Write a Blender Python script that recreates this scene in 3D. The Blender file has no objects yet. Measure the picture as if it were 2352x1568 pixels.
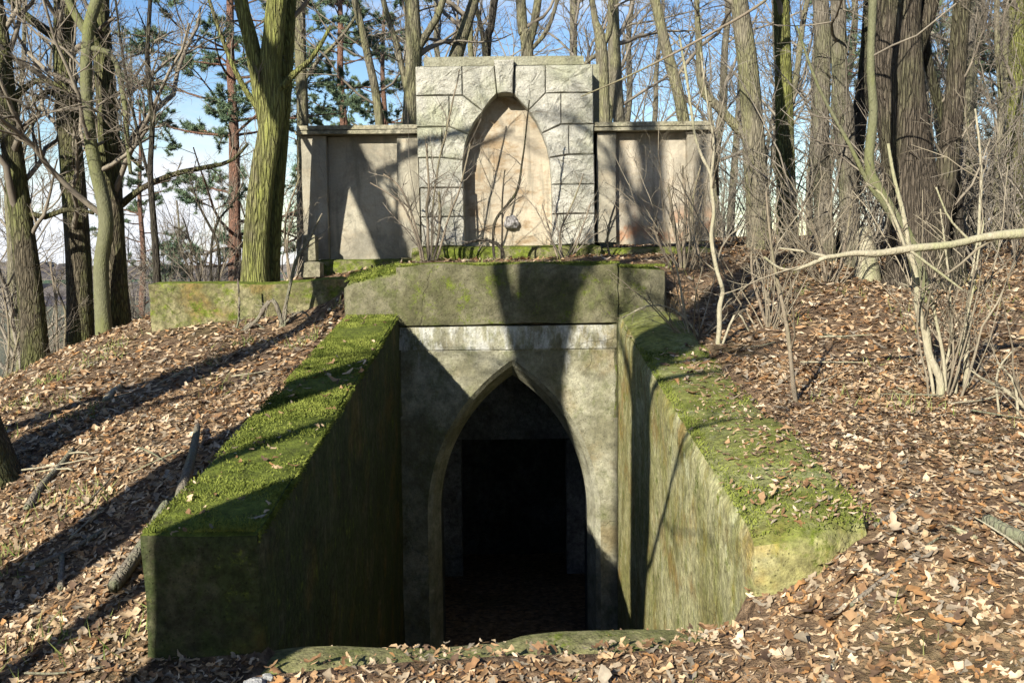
import bpy, bmesh, math, random
import numpy as np
from mathutils import Matrix, Vector, noise as mnoise

S = bpy.context.scene
COL = S.collection
rng = np.random.default_rng(7)
random.seed(7)

# ------------------------------------------------------------------ camera, sky, sun, exposure
FPX = 2287.0
PITCH, ROLL = math.radians(4.97), math.radians(0.7)
EYE = np.array([0.0, 0.0, 1.65])
_f = np.array([0, math.cos(PITCH), -math.sin(PITCH)])
_u0 = np.array([0, math.sin(PITCH), math.cos(PITCH)])
_r0 = np.array([1.0, 0, 0])
_R = math.cos(ROLL) * _r0 - math.sin(ROLL) * _u0
_U = math.sin(ROLL) * _r0 + math.cos(ROLL) * _u0
cam = bpy.data.cameras.new('camera')
cam.sensor_width = 36.0
cam.lens = 35.0
cam.clip_start = 0.05
cam.clip_end = 8000
cam_o = bpy.data.objects.new('camera', cam)
COL.objects.link(cam_o)
M4 = Matrix.Identity(4)
for i in range(3):
    M4[i][0] = _R[i]; M4[i][1] = _U[i]; M4[i][2] = -_f[i]; M4[i][3] = EYE[i]
cam_o.matrix_world = M4
S.camera = cam_o

def at(x, y, Y):
    """world point seen at picture position (x, y) that stands Y metres out"""
    d = FPX * _f + (x - 1176) * _R - (y - 784) * _U
    return EYE + d * (Y / d[1])

SUN_DX, SUN_DZ = 0.58, 0.58          # light travels (0.58, 1, -0.58)
sun_dir = np.array([SUN_DX, 1.0, -SUN_DZ]); sun_dir /= np.linalg.norm(sun_dir)
SUN_EL = math.asin(-sun_dir[2])
world = bpy.data.worlds.new('World')
S.world = world
world.use_nodes = True
wn, wl = world.node_tree.nodes, world.node_tree.links
wn.clear()
w_out = wn.new('ShaderNodeOutputWorld')
w_bg = wn.new('ShaderNodeBackground')
w_sky = wn.new('ShaderNodeTexSky')
w_sky.sky_type = 'NISHITA'
w_sky.sun_disc = False
w_sky.sun_elevation = SUN_EL
w_sky.sun_rotation = math.atan2(-sun_dir[0], -sun_dir[1]) % (2 * math.pi)
w_sky.air_density = 1.0
w_sky.dust_density = 0.2
w_sky.ozone_density = 1.0
w_tc = wn.new('ShaderNodeTexCoord')
w_map = wn.new('ShaderNodeMapping'); w_map.inputs['Scale'].default_value = (1.0, 1.0, 2.6)
w_no = wn.new('ShaderNodeTexNoise'); w_no.inputs['Scale'].default_value = 2.6
w_no.inputs['Detail'].default_value = 7; w_no.inputs['Roughness'].default_value = 0.6
w_rp = wn.new('ShaderNodeValToRGB')
w_rp.color_ramp.elements[0].position = 0.55; w_rp.color_ramp.elements[1].position = 0.72
w_mx = wn.new('ShaderNodeMix'); w_mx.data_type = 'RGBA'
w_mx.inputs['B'].default_value = (9.5, 9.8, 10.4, 1)
wl.new(w_tc.outputs['Generated'], w_map.inputs['Vector'])
wl.new(w_map.outputs['Vector'], w_no.inputs['Vector'])
w_sp = wn.new('ShaderNodeSeparateXYZ'); wl.new(w_tc.outputs['Generated'], w_sp.inputs[0])
w_hz = wn.new('ShaderNodeMapRange'); w_hz.inputs['From Min'].default_value = 0.0; w_hz.inputs['From Max'].default_value = 0.11
w_hz.inputs['To Min'].default_value = 0.2; w_hz.inputs['To Max'].default_value = 0.0
wl.new(w_sp.outputs[2], w_hz.inputs['Value'])
w_ad = wn.new('ShaderNodeMath'); w_ad.operation = 'ADD'
wl.new(w_no.outputs['Fac'], w_ad.inputs[0]); wl.new(w_hz.outputs['Result'], w_ad.inputs[1])
wl.new(w_ad.outputs[0], w_rp.inputs['Fac'])
wl.new(w_rp.outputs['Color'], w_mx.inputs['Factor'])
w_hs = wn.new('ShaderNodeHueSaturation'); w_hs.inputs['Hue'].default_value = 0.512; w_hs.inputs['Saturation'].default_value = 1.3; w_hs.inputs['Value'].default_value = 1.55
wl.new(w_sky.outputs['Color'], w_hs.inputs['Color'])
wl.new(w_hs.outputs['Color'], w_mx.inputs['A'])
wl.new(w_mx.outputs['Result'], w_bg.inputs['Color'])
w_bg.inputs['Strength'].default_value = 0.05
wl.new(w_bg.outputs['Background'], w_out.inputs['Surface'])

sun = bpy.data.lights.new('sun', 'SUN')
sun.energy = 5.0
sun.angle = math.radians(0.5)
sun.color = (1.0, 0.94, 0.84)
sun_o = bpy.data.objects.new('sun', sun)
COL.objects.link(sun_o)
sun_o.rotation_euler = Vector(sun_dir).to_track_quat('-Z', 'Y').to_euler()
sun_o.location = (-10, -18, 14)

S.view_settings.view_transform = 'Standard'
S.view_settings.look = 'None'
S.view_settings.gamma = 1.0
S.view_settings.use_curve_mapping = False
S.view_settings.exposure = 1.1
S.render.engine = 'CYCLES'
S.cycles.max_bounces = 4
S.cycles.diffuse_bounces = 2
S.cycles.use_adaptive_sampling = True
S.cycles.adaptive_threshold = 0.03
S.cycles.use_denoising = True

# ------------------------------------------------------------------ object helpers
def tag(o, label=None, cat=None, group=None, kind=None):
    if label: o['label'] = label
    if cat: o['category'] = cat
    if group: o['group'] = group
    if kind: o['kind'] = kind
    return o

def empty(name, loc, label=None, cat=None, group=None):
    o = bpy.data.objects.new(name, None)
    o.empty_display_size = 0.2
    COL.objects.link(o)
    o.location = Vector([float(c) for c in loc])
    return tag(o, label, cat, group)

def link_mesh(name, me, mat, parent=None, origin=None):
    if mat is not None and not me.materials: me.materials.append(mat)
    o = bpy.data.objects.new(name, me)
    COL.objects.link(o)
    if parent is not None:
        o.parent = parent
    elif origin is not None:
        o.location = Vector([float(c) for c in origin])
    return o

def np_mesh(name, V, F, mat=None, parent=None, origin=None, smooth=True, shift=None):
    """V (n,3) world positions, F (m,k) one face size.  Parts are stored relative to their thing's origin."""
    V = np.asarray(V, dtype=np.float64)
    F = np.asarray(F, dtype=np.int32)
    sh = np.zeros(3)
    if parent is not None: sh = world_of(parent)
    elif origin is not None: sh = np.array([float(c) for c in origin])
    if shift is not None: sh = sh + np.array(shift)
    V = (V - sh).astype(np.float32)
    me = bpy.data.meshes.new(name)
    n, m, k = len(V), len(F), F.shape[1]
    me.vertices.add(n); me.vertices.foreach_set('co', V.ravel())
    me.loops.add(m * k); me.loops.foreach_set('vertex_index', F.ravel())
    me.polygons.add(m)
    me.polygons.foreach_set('loop_start', np.arange(0, m * k, k, dtype=np.int32))
    me.polygons.foreach_set('loop_total', np.full(m, k, dtype=np.int32))
    me.polygons.foreach_set('use_smooth', np.full(m, smooth, dtype=bool))
    me.update(calc_edges=True)
    return link_mesh(name, me, mat, parent, origin)

def world_of(o):
    p = np.zeros(3)
    while o is not None:
        p += np.array(o.location); o = o.parent
    return p

def py_mesh(name, verts, faces, mat, parent=None, origin=None, smooth=False):
    sh = np.zeros(3)
    if parent is not None: sh = world_of(parent)
    elif origin is not None: sh = np.array([float(c) for c in origin])
    me = bpy.data.meshes.new(name)
    me.from_pydata([tuple(np.array(v, float) - sh) for v in verts], [], [tuple(f) for f in faces])
    bm = bmesh.new(); bm.from_mesh(me)
    bmesh.ops.remove_doubles(bm, verts=bm.verts, dist=1e-5)
    bmesh.ops.recalc_face_normals(bm, faces=bm.faces)
    bm.to_mesh(me); bm.free()
    me.polygons.foreach_set('use_smooth', [smooth] * len(me.polygons))
    return link_mesh(name, me, mat, parent, origin)

def fbm(p, s=1.0, o=4):
    return mnoise.fractal(Vector((p[0] * s, p[1] * s, p[2] * s)), 0.6, 2.1, o)

def vnoise(V, scale, seed=0):
    """cheap vectorised smooth 3-d noise in -1..1 (sum of warped sines)"""
    r = np.random.default_rng(seed)
    out = np.zeros(len(V)); amp = 1.0; tot = 0
    for k in range(4):
        A = r.normal(size=(3, 3)); A /= np.linalg.norm(A, axis=1)[:, None]
        Q = V @ A.T * scale * (1.9 ** k) + r.uniform(0, 6.28, 3)
        w = np.sin(Q[:, 0] + 1.3 * np.sin(Q[:, 1])) * np.sin(Q[:, 1] + 1.1 * np.sin(Q[:, 2])) + 0.5 * np.sin(Q[:, 2] * 1.3 + Q[:, 0])
        out += amp * w / 1.5; tot += amp; amp *= 0.55
    return out / tot

def rough_box(name, x0, x1, y0, y1, z0, ztop, mat, parent=None, origin=None, step=0.12, amp=0.012, bev=0.02, seed=0, smooth=True, edge_chip=0.0):
    """solid block whose faces are gridded, its top given by ztop(x,y); edges worn and uneven"""
    if not callable(ztop):
        zt = ztop; ztop = lambda x, y: zt
    nx = max(1, int(round((x1 - x0) / step))); ny = max(1, int(round((y1 - y0) / step)))
    zc = ztop((x0 + x1) / 2, (y0 + y1) / 2); nz = max(1, int(round((zc - z0) / step)))
    def P(i, j, k):
        x = x0 + (x1 - x0) * i / nx; y = y0 + (y1 - y0) * j / ny
        z = z0 + (ztop(x, y) - z0) * k / nz
        return (x, y, z)
    idx, verts, keys = {}, [], []
    def vid(i, j, k):
        t = (i, j, k)
        if t not in idx:
            idx[t] = len(verts); verts.append(P(i, j, k)); keys.append(t)
        return idx[t]
    faces = []
    for i in range(nx):
        for j in range(ny):
            faces.append([vid(i, j, nz), vid(i + 1, j, nz), vid(i + 1, j + 1, nz), vid(i, j + 1, nz)])
            faces.append([vid(i, j, 0), vid(i, j + 1, 0), vid(i + 1, j + 1, 0), vid(i + 1, j, 0)])
    for i in range(nx):
        for k in range(nz):
            faces.append([vid(i, 0, k), vid(i + 1, 0, k), vid(i + 1, 0, k + 1), vid(i, 0, k + 1)])
            faces.append([vid(i, ny, k), vid(i, ny, k + 1), vid(i + 1, ny, k + 1), vid(i + 1, ny, k)])
    for j in range(ny):
        for k in range(nz):
            faces.append([vid(0, j, k), vid(0, j, k + 1), vid(0, j + 1, k + 1), vid(0, j + 1, k)])
            faces.append([vid(nx, j, k), vid(nx, j + 1, k), vid(nx, j + 1, k + 1), vid(nx, j, k + 1)])
    V = np.array(verts); K = np.array(keys)
    N = np.stack([(K[:, 0] == nx) * 1. - (K[:, 0] == 0) * 1., (K[:, 1] == ny) * 1. - (K[:, 1] == 0) * 1., (K[:, 2] == nz) * 1. - (K[:, 2] == 0) * 1.], 1)
    cnt = np.abs(N).sum(1)
    d = vnoise(V, 4.0, seed) * amp
    V2 = V + N * d[:, None]
    on_edge = (cnt >= 2)
    ch = bev * (0.6 + 0.5 * np.abs(vnoise(V, 3.0, seed + 5))) + edge_chip * np.clip(vnoise(V, 5.0, seed + 9) - 0.15, 0, 1)
    V2 = V2 - N * (on_edge * ch)[:, None]
    o = np_mesh(name, V2, faces, mat, parent, origin, smooth=smooth)
    if smooth: o.data.set_sharp_from_angle(angle=math.radians(38))
    return o

# ------------------------------------------------------------------ material helpers
class NT:
    def __init__(self, name, rough=0.9, spec=0.2):
        self.m = bpy.data.materials.new(name); self.m.use_nodes = True
        self.t = self.m.node_tree; self.n = self.t.nodes; self.l = self.t.links
        self.b = self.n['Principled BSDF']
        self.b.inputs['Roughness'].default_value = rough
        self.b.inputs['Specular IOR Level'].default_value = spec
    def pos(self, scale=(1, 1, 1), obj=False):
        if obj:
            g = self.n.new('ShaderNodeTexCoord').outputs['Object']
        else:
            g = self.n.new('ShaderNodeNewGeometry').outputs['Position']
        mp = self.n.new('ShaderNodeVectorMath'); mp.operation = 'MULTIPLY'
        self.l.new(g, mp.inputs[0]); mp.inputs[1].default_value = scale
        return mp.outputs[0]
    def axis(self, i):
        s = self.n.new('ShaderNodeSeparateXYZ')
        self.l.new(self.n.new('ShaderNodeNewGeometry').outputs['Position'], s.inputs[0]); return s.outputs[i]
    def normal(self, i):
        s = self.n.new('ShaderNodeSeparateXYZ')
        self.l.new(self.n.new('ShaderNodeNewGeometry').outputs['Normal'], s.inputs[0]); return s.outputs[i]
    def noise(self, vec, scale, detail=4, rough=0.55, dist=0.0):
        n = self.n.new('ShaderNodeTexNoise'); n.inputs['Scale'].default_value = scale
        n.inputs['Detail'].default_value = detail; n.inputs['Roughness'].default_value = rough
        n.inputs['Distortion'].default_value = dist
        self.l.new(vec, n.inputs['Vector']); return n.outputs['Fac']
    def voro(self, vec, scale, feat='F1', out='Distance'):
        n = self.n.new('ShaderNodeTexVoronoi'); n.feature = feat; n.inputs['Scale'].default_value = scale
        self.l.new(vec, n.inputs['Vector']); return n.outputs[out]
    def step(self, v, a, b, lo=0.0, hi=1.0):
        n = self.n.new('ShaderNodeMapRange'); n.interpolation_type = 'SMOOTHSTEP'
        self.put(v, n.inputs['Value'])
        n.inputs['From Min'].default_value = a; n.inputs['From Max'].default_value = b
        n.inputs['To Min'].default_value = lo; n.inputs['To Max'].default_value = hi
        return n.outputs['Result']
    def put(self, v, sock):
        if hasattr(v, 'is_linked'): self.l.new(v, sock)
        elif isinstance(v, (tuple, list)):
            sock.default_value = tuple(v) + ((1,) if len(v) == 3 and len(sock.default_value) == 4 else ())
        else: sock.default_value = v
    def math(self, op, a, b=0.0, clamp=False):
        n = self.n.new('ShaderNodeMath'); n.operation = op; n.use_clamp = clamp
        self.put(a, n.inputs[0]); self.put(b, n.inputs[1]); return n.outputs[0]
    def mix(self, f, a, b, mode='MIX'):
        n = self.n.new('ShaderNodeMix'); n.data_type = 'RGBA'; n.blend_type = mode
        self.put(f, n.inputs['Factor']); self.put(a, n.inputs['A']); self.put(b, n.inputs['B']); return n.outputs['Result']
    def ramp(self, f, stops):
        n = self.n.new('ShaderNodeValToRGB'); e = n.color_ramp.elements
        while len(e) < len(stops): e.new(0.5)
        for k, (p, c) in enumerate(stops): e[k].position = p; e[k].color = tuple(c) + (1,)
        self.l.new(f, n.inputs['Fac']); return n.outputs['Color']
    def attr(self, name):
        n = self.n.new('ShaderNodeAttribute'); n.attribute_name = name; return n.outputs['Color']
    def bump(self, h, strength=0.5, dist=0.02):
        n = self.n.new('ShaderNodeBump'); n.inputs['Strength'].default_value = strength; n.inputs['Distance'].default_value = dist
        self.l.new(h, n.inputs['Height']); self.l.new(n.outputs['Normal'], self.b.inputs['Normal'])
    def done(self, col, k=1.0):
        if k != 1.0: col = self.mix(1.0, col, (k, k, k), 'MULTIPLY')
        self.put(col, self.b.inputs['Base Color']); return self.m

def concrete(name, light, dark, moss=0.0, topmoss=0.0, algae=0.3, white=None, rust=0.0, seed=0.0, lines=False, alg=(0.10, 0.115, 0.035), pale=False, speck=0.7):
    t = NT(name, 0.93, 0.15)
    P = t.pos()
    Pn = t.n.new('ShaderNodeVectorMath'); Pn.operation = 'ADD'; t.l.new(P, Pn.inputs[0]); Pn.inputs[1].default_value = (seed, seed * 1.7, seed * 0.6)
    P = Pn.outputs[0]
    big = t.noise(P, 1.7, 5, 0.6)
    mid = t.noise(P, 7, 5, 0.65)
    fine = t.noise(P, 45, 3, 0.7)
    c = t.mix(t.step(big, 0.38, 0.62), dark, light)
    c = t.mix(t.math('MULTIPLY', t.step(mid, 0.42, 0.7), 0.55), c, tuple(0.55 * v for v in dark))
    st = t.noise(t.pos((5, 5, 2.2)), 1.6, 7, 0.75)
    c = t.mix(t.math('MULTIPLY', t.step(st, 0.5, 0.72), 0.5), c, tuple(0.45 * v for v in dark))
    if algae:
        al = t.step(t.noise(t.pos((3, 3, 2.2)), 1.5, 8, 0.78), 0.55 - 0.2 * algae, 0.75 - 0.2 * algae)
        c = t.mix(t.math('MULTIPLY', al, min(1.0, 0.45 + algae * 0.5)), c, alg)
    if rust:
        ru = t.step(t.noise(P, 2.1, 4, 0.6), 0.52, 0.68)
        c = t.mix(t.math('MULTIPLY', ru, rust), c, (0.23, 0.13, 0.03))
    if pale:
        pa = t.noise(t.pos((2.2, 2.2, 1.7)), 1.9, 7, 0.7, 0.5)
        c = t.mix(t.math('MULTIPLY', t.step(pa, 0.56, 0.68), 0.65), c, (0.52, 0.52, 0.33))
        oc = t.noise(t.pos((2.6, 2.6, 1.1)), 2.3, 7, 0.75, 0.4)
        c = t.mix(t.math('MULTIPLY', t.step(oc, 0.53, 0.64), 0.75), c, (0.24, 0.20, 0.05))
    if white:
        z = t.axis(2)
        band = t.math('MULTIPLY', t.step(z, white[0] - 0.02, white[0] + 0.02), t.step(z, white[1], white[1] + 0.01, 1, 0))
        drip = t.math('MULTIPLY', t.step(z, white[0] - 0.4, white[0] + 0.05), t.step(z, white[1], white[1] + 0.1, 1, 0))
        dn = t.noise(t.pos((7, 7, 1.2)), 1.0, 6, 0.7)
        wn_ = t.noise(t.pos((6, 6, 2.0)), 1.1, 6, 0.7)
        f = t.math('MAXIMUM', t.math('MULTIPLY', band, t.step(wn_, 0.43, 0.62)), t.math('MULTIPLY', drip, t.step(dn, 0.56, 0.7)))
        c = t.mix(t.math('MULTIPLY', f, 0.8), c, (0.52, 0.52, 0.48))
    if moss or topmoss:
        nz = t.normal(2)
        pm = t.noise(P, 4.5, 9, 0.8)
        f = t.math('MULTIPLY', t.step(pm, 0.56 - 0.3 * moss, 0.66 - 0.3 * moss), 1.0 if moss else 0.0)
        if topmoss:
            up = t.math('ADD', nz, t.math('MULTIPLY', t.math('SUBTRACT', mid, 0.5), 0.9))
            f = t.math('MAXIMUM', f, t.math('MULTIPLY', t.step(up, 0.35, 0.75), topmoss))
        mc = t.ramp(t.noise(P, 12, 5, 0.7), [(0.25, (0.055, 0.06, 0.014)), (0.5, (0.115, 0.145, 0.02)), (0.75, (0.19, 0.22, 0.035))])
        c = t.mix(f, c, mc)
    spk = t.noise(P, 19, 6, 0.75)
    c = t.mix(speck, c, t.mix(t.step(spk, 0.32, 0.68), (0.45, 0.45, 0.45), (1.5, 1.5, 1.45)), 'MULTIPLY')
    c = t.mix(0.5, c, t.mix(fine, (0.3, 0.3, 0.3), (1.6, 1.6, 1.6)), 'MULTIPLY')
    cw = t.n.new('ShaderNodeTexNoise'); cw.inputs['Scale'].default_value = 3.0; cw.inputs['Detail'].default_value = 5
    t.l.new(P, cw.inputs['Vector'])
    cd = t.n.new('ShaderNodeVectorMath'); cd.operation = 'MULTIPLY_ADD'
    t.l.new(cw.outputs['Color'], cd.inputs[0]); cd.inputs[1].default_value = (0.55, 0.55, 0.55); t.l.new(P, cd.inputs[2])
    ck = t.voro(cd.outputs[0], 0.95, 'DISTANCE_TO_EDGE')
    ckf = t.math('MULTIPLY', t.step(ck, 0.004, 0.012, 1, 0), t.step(t.noise(P, 0.9, 2, 0.5), 0.48, 0.58))
    c = t.mix(t.math('MULTIPLY', ckf, 0.25), c, tuple(0.2 * v for v in dark))
    pit = t.step(t.voro(P, 38), 0.1, 0.22)
    c = t.mix(t.math('MULTIPLY', t.math('SUBTRACT', 1.0, pit), 0.45), c, tuple(0.25 * v for v in dark))
    h = t.math('ADD', t.math('MULTIPLY', mid, 0.6), t.math('MULTIPLY', fine, 0.5))
    h = t.math('ADD', t.math('SUBTRACT', h, t.math('MULTIPLY', ckf, 0.2)), t.math('MULTIPLY', pit, 0.25))
    if lines:
        h = t.math('ADD', h, t.math('MULTIPLY', t.noise(t.pos((1.5, 1.5, 22)), 1.2, 4, 0.6), 0.5))
    t.bump(h, 0.7, 0.03)
    return t.done(c, 0.85)

def bark(name, brown, dark, green, gamt=0.6, ridge=1.0, vs=0.16):
    t = NT(name, 0.95, 0.1)
    P = t.pos((1, 1, vs), obj=True)
    wv = t.n.new('ShaderNodeTexNoise'); wv.inputs['Scale'].default_value = 5; wv.inputs['Detail'].default_value = 4
    t.l.new(P, wv.inputs['Vector'])
    dv = t.n.new('ShaderNodeVectorMath'); dv.operation = 'MULTIPLY_ADD'
    t.l.new(wv.outputs['Color'], dv.inputs[0]); dv.inputs[1].default_value = (0.12, 0.12, 0.12); t.l.new(P, dv.inputs[2])
    vo = t.voro(dv.outputs[0], 36, 'DISTANCE_TO_EDGE')
    rd = t.noise(P, 24, 7, 0.72, 0.4)
    plate = t.step(vo, 0.0, 0.22)
    big = t.noise(t.pos((1, 1, 0.4), obj=True), 2.3, 5, 0.65)
    c = t.mix(t.step(rd, 0.36, 0.64), tuple(0.5 * (a + b) for a, b in zip(dark, brown)), brown)
    gm = t.math('MULTIPLY', t.step(big, 0.55 - 0.25 * gamt, 0.72 - 0.25 * gamt), t.step(rd, 0.34, 0.6, 0.45, 1.0))
    c = t.mix(t.math('MULTIPLY', gm, min(1, 0.55 + 0.4 * gamt)), c, green)
    c = t.mix(t.math('MULTIPLY', t.math('SUBTRACT', 1.0, plate), min(0.75, 0.6 * ridge)), c, dark)
    fine = t.noise(t.pos((1, 1, 0.5), obj=True), 60, 4, 0.7)
    c = t.mix(0.5, c, t.mix(fine, (0.3, 0.3, 0.3), (1.6, 1.6, 1.6)), 'MULTIPLY')
    t.bump(t.math('ADD', t.math('ADD', t.math('MULTIPLY', plate, 0.4), t.math('MULTIPLY', rd, 0.5)), t.math('MULTIPLY', fine, 0.2)), ridge, 0.06)
    return t.done(c, 1.15)

MAT = {}
MAT['wall_left'] = concrete('mossy_concrete_left_shaded', (0.105, 0.10, 0.058), (0.045, 0.045, 0.025), moss=0.02, topmoss=0.85, algae=0.95, rust=0.25, lines=True, alg=(0.042, 0.055, 0.018))  # shade on this wall is put into the dark concrete and algae tones
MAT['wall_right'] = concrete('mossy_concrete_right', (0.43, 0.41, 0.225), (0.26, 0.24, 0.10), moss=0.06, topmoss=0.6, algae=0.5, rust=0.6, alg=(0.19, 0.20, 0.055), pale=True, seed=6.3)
MAT['fascia'] = concrete('fascia_concrete', (0.195, 0.18, 0.115), (0.11, 0.105, 0.055), moss=0.08, topmoss=1.0, algae=0.45, seed=9.0, speck=0.45)
MAT['portal'] = concrete('portal_concrete', (0.37, 0.355, 0.255), (0.20, 0.19, 0.12), algae=0.38, rust=0.25, white=(0.72, 0.985), seed=2.0, speck=0.35)
MAT['reveal'] = concrete('arch_concrete', (0.36, 0.35, 0.26), (0.21, 0.20, 0.13), algae=0.2, seed=12.0, speck=0.3)
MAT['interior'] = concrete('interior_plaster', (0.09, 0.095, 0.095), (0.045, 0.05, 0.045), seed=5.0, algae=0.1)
MAT['tympanum'] = concrete('limewash', (0.22, 0.23, 0.23), (0.14, 0.145, 0.145), seed=7.0, algae=0.1)
MAT['stub'] = concrete('stub_concrete', (0.29, 0.265, 0.15), (0.15, 0.135, 0.065), moss=0.15, topmoss=1.0, algae=0.5, rust=0.5, seed=15.0)
MAT['kerb'] = concrete('kerb_concrete', (0.30, 0.26, 0.16), (0.18, 0.155, 0.09), moss=0.12, topmoss=0.4, algae=0.5, seed=44)
MAT['granite'] = None

def granite(name, light, dark, green):
    t = NT(name, 0.9, 0.2)
    P = t.pos()
    big = t.noise(P, 3.0, 5, 0.6)
    fine = t.noise(P, 55, 4, 0.7)
    lump = t.noise(P, 17, 5, 0.6)
    c = t.mix(t.step(big, 0.35, 0.65), dark, light)
    c = t.mix(t.math('MULTIPLY', t.step(t.noise(P, 1.4, 4, 0.6), 0.45, 0.65), 0.55), c, green)
    c = t.mix(0.45, c, t.mix(t.step(fine, 0.3, 0.7), (0.45, 0.45, 0.45), (1.35, 1.35, 1.35)), 'MULTIPLY')
    t.bump(t.math('ADD', lump, t.math('MULTIPLY', fine, 0.6)), 0.85, 0.035)
    return t.done(c, 0.72)
MAT['granite'] = granite('rock_faced_granite', (0.60, 0.58, 0.49), (0.44, 0.43, 0.35), (0.40, 0.42, 0.25))
MAT['cap'] = granite('cap_stone', (0.42, 0.41, 0.30), (0.31, 0.30, 0.21), (0.29, 0.29, 0.15))

def sandstone(name, light, dark, brown, bamt=0.95, red=0.0, grey=0.35):
    t = NT(name, 0.92, 0.15)
    P = t.pos()
    big = t.noise(P, 1.6, 5, 0.6)
    ly = t.noise(t.pos((1.6, 1.6, 3.0)), 1.7, 6, 0.7, 0.2)
    c = t.mix(t.step(big, 0.35, 0.68), light, dark)
    c = t.mix(t.math('MULTIPLY', t.step(ly, 0.46, 0.62), bamt), c, brown)
    if red:
        z = t.axis(2); x = t.axis(0)
        f = t.math('MULTIPLY', t.step(z, 2.25, 1.95, 0, 1) if False else t.step(z, 1.95, 2.3, 1, 0), t.step(t.noise(P, 3.2, 4, 0.6), 0.45, 0.6))
        f = t.math('MULTIPLY', f, t.step(z, 1.72, 1.85))
        c = t.mix(t.math('MULTIPLY', f, red), c, (0.42, 0.2, 0.1))
    gs = t.noise(t.pos((1.2, 1.2, 0.9)), 1.9, 7, 0.7, 0.3)
    c = t.mix(t.math('MULTIPLY', t.step(gs, 0.44, 0.66), grey), c, (0.21, 0.195, 0.15))
    fine = t.noise(P, 40, 4, 0.7)
    c = t.mix(0.45, c, t.mix(fine, (0.4, 0.4, 0.4), (1.4, 1.4, 1.4)), 'MULTIPLY')
    streak = t.noise(t.pos((6, 6, 0.6)), 1.5, 5, 0.6)
    c = t.mix(t.math('MULTIPLY', t.step(streak, 0.48, 0.66), 0.6), c, (0.19, 0.175, 0.13))
    t.bump(t.math('ADD', t.noise(P, 9, 5, 0.6), t.math('MULTIPLY', fine, 0.35)), 0.5, 0.025)
    return t.done(c, 0.82)
MAT['sand'] = sandstone('weathered_sandstone', (0.56, 0.49, 0.36), (0.44, 0.38, 0.28), (0.33, 0.24, 0.14))
MAT['sand_wing'] = sandstone('wing_render', (0.45, 0.415, 0.315), (0.30, 0.28, 0.215), (0.36, 0.29, 0.19), bamt=0.4, red=0.0, grey=0.9)
MAT['sand_wing_r'] = sandstone('wing_render_reddish', (0.53, 0.47, 0.36), (0.40, 0.36, 0.28), (0.36, 0.28, 0.18), bamt=0.5, red=0.9, grey=0.65)
MAT['cornice'] = concrete('cornice_stone', (0.40, 0.37, 0.27), (0.27, 0.25, 0.17), algae=0.25, seed=20)
MAT['plinth'] = concrete('mossy_plinth', (0.24, 0.22, 0.13), (0.14, 0.13, 0.06), moss=0.35, topmoss=0.8, algae=0.6, seed=31)
MAT['rubble'] = granite('pale_rubble', (0.6, 0.6, 0.58), (0.42, 0.42, 0.40), (0.36, 0.38, 0.3))
MAT['boss'] = granite('grey_boulder', (0.42, 0.40, 0.38), (0.24, 0.23, 0.22), (0.28, 0.27, 0.2))

def soil():
    t = NT('forest_soil', 0.97, 0.1)
    P = t.pos()
    n1 = t.noise(P, 0.9, 5, 0.6); n2 = t.noise(P, 14, 6, 0.7); n3 = t.noise(P, 60, 3, 0.7)
    c = t.ramp(n2, [(0.3, (0.085, 0.06, 0.04)), (0.5, (0.19, 0.135, 0.085)), (0.7, (0.33, 0.245, 0.16))])
    c = t.mix(t.math('MULTIPLY', t.step(n1, 0.52, 0.68), 0.4), c, (0.06, 0.065, 0.022))
    c = t.mix(t.step(n3, 0.6, 0.75), c, (0.22, 0.155, 0.10))
    vc = t.n.new('ShaderNodeSeparateColor'); t.l.new(t.voro(t.pos(), 24, 'F1', 'Color'), vc.inputs[0])
    c = t.mix(0.8, c, t.ramp(vc.outputs[0], [(0.0, (0.45, 0.4, 0.38)), (0.5, (0.95, 0.9, 0.85)), (1.0, (1.5, 1.4, 1.3))]), 'MULTIPLY')
    # fields and woods of the valley far below
    y = t.axis(1); x = t.axis(0); z = t.axis(2)
    far = t.step(z, -5, -9)
    fld = t.voro(t.pos((0.004, 0.0016, 0)), 1.0, 'F1', 'Color')
    fs = t.n.new('ShaderNodeSeparateColor'); t.l.new(fld, fs.inputs[0])
    fc = t.ramp(fs.outputs[0], [(0.0, (0.07, 0.12, 0.06)), (0.4, (0.17, 0.15, 0.11)), (0.62, (0.08, 0.07, 0.075)), (1.0, (0.10, 0.15, 0.08))])
    c = t.mix(t.step(z, -9, -6, 1, 0), c, fc)
    t.bump(t.math('ADD', n2, t.math('MULTIPLY', n3, 0.6)), 0.8, 0.05)
    return t.done(c, 0.85)
MAT['soil'] = soil()

def leafmat():
    t = NT('dead_leaf', 0.75, 0.25)
    c = t.attr('tint')
    n = t.noise(t.pos(), 90, 3, 0.6)
    c = t.mix(0.4, c, t.mix(n, (0.45, 0.42, 0.4), (1.4, 1.4, 1.4)), 'MULTIPLY')
    c = t.mix(1.0, c, (0.98, 0.98, 0.98), 'MULTIPLY')
    t.done(c)
    tr = t.n.new('ShaderNodeBsdfTranslucent'); t.l.new(c, tr.inputs['Color'])
    ad = t.n.new('ShaderNodeMixShader'); ad.inputs[0].default_value = 0.18
    t.l.new(t.b.outputs[0], ad.inputs[1]); t.l.new(tr.outputs[0], ad.inputs[2])
    t.l.new(ad.outputs[0], t.n['Material Output'].inputs['Surface'])
    return t.m
MAT['leaf'] = leafmat()

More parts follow.
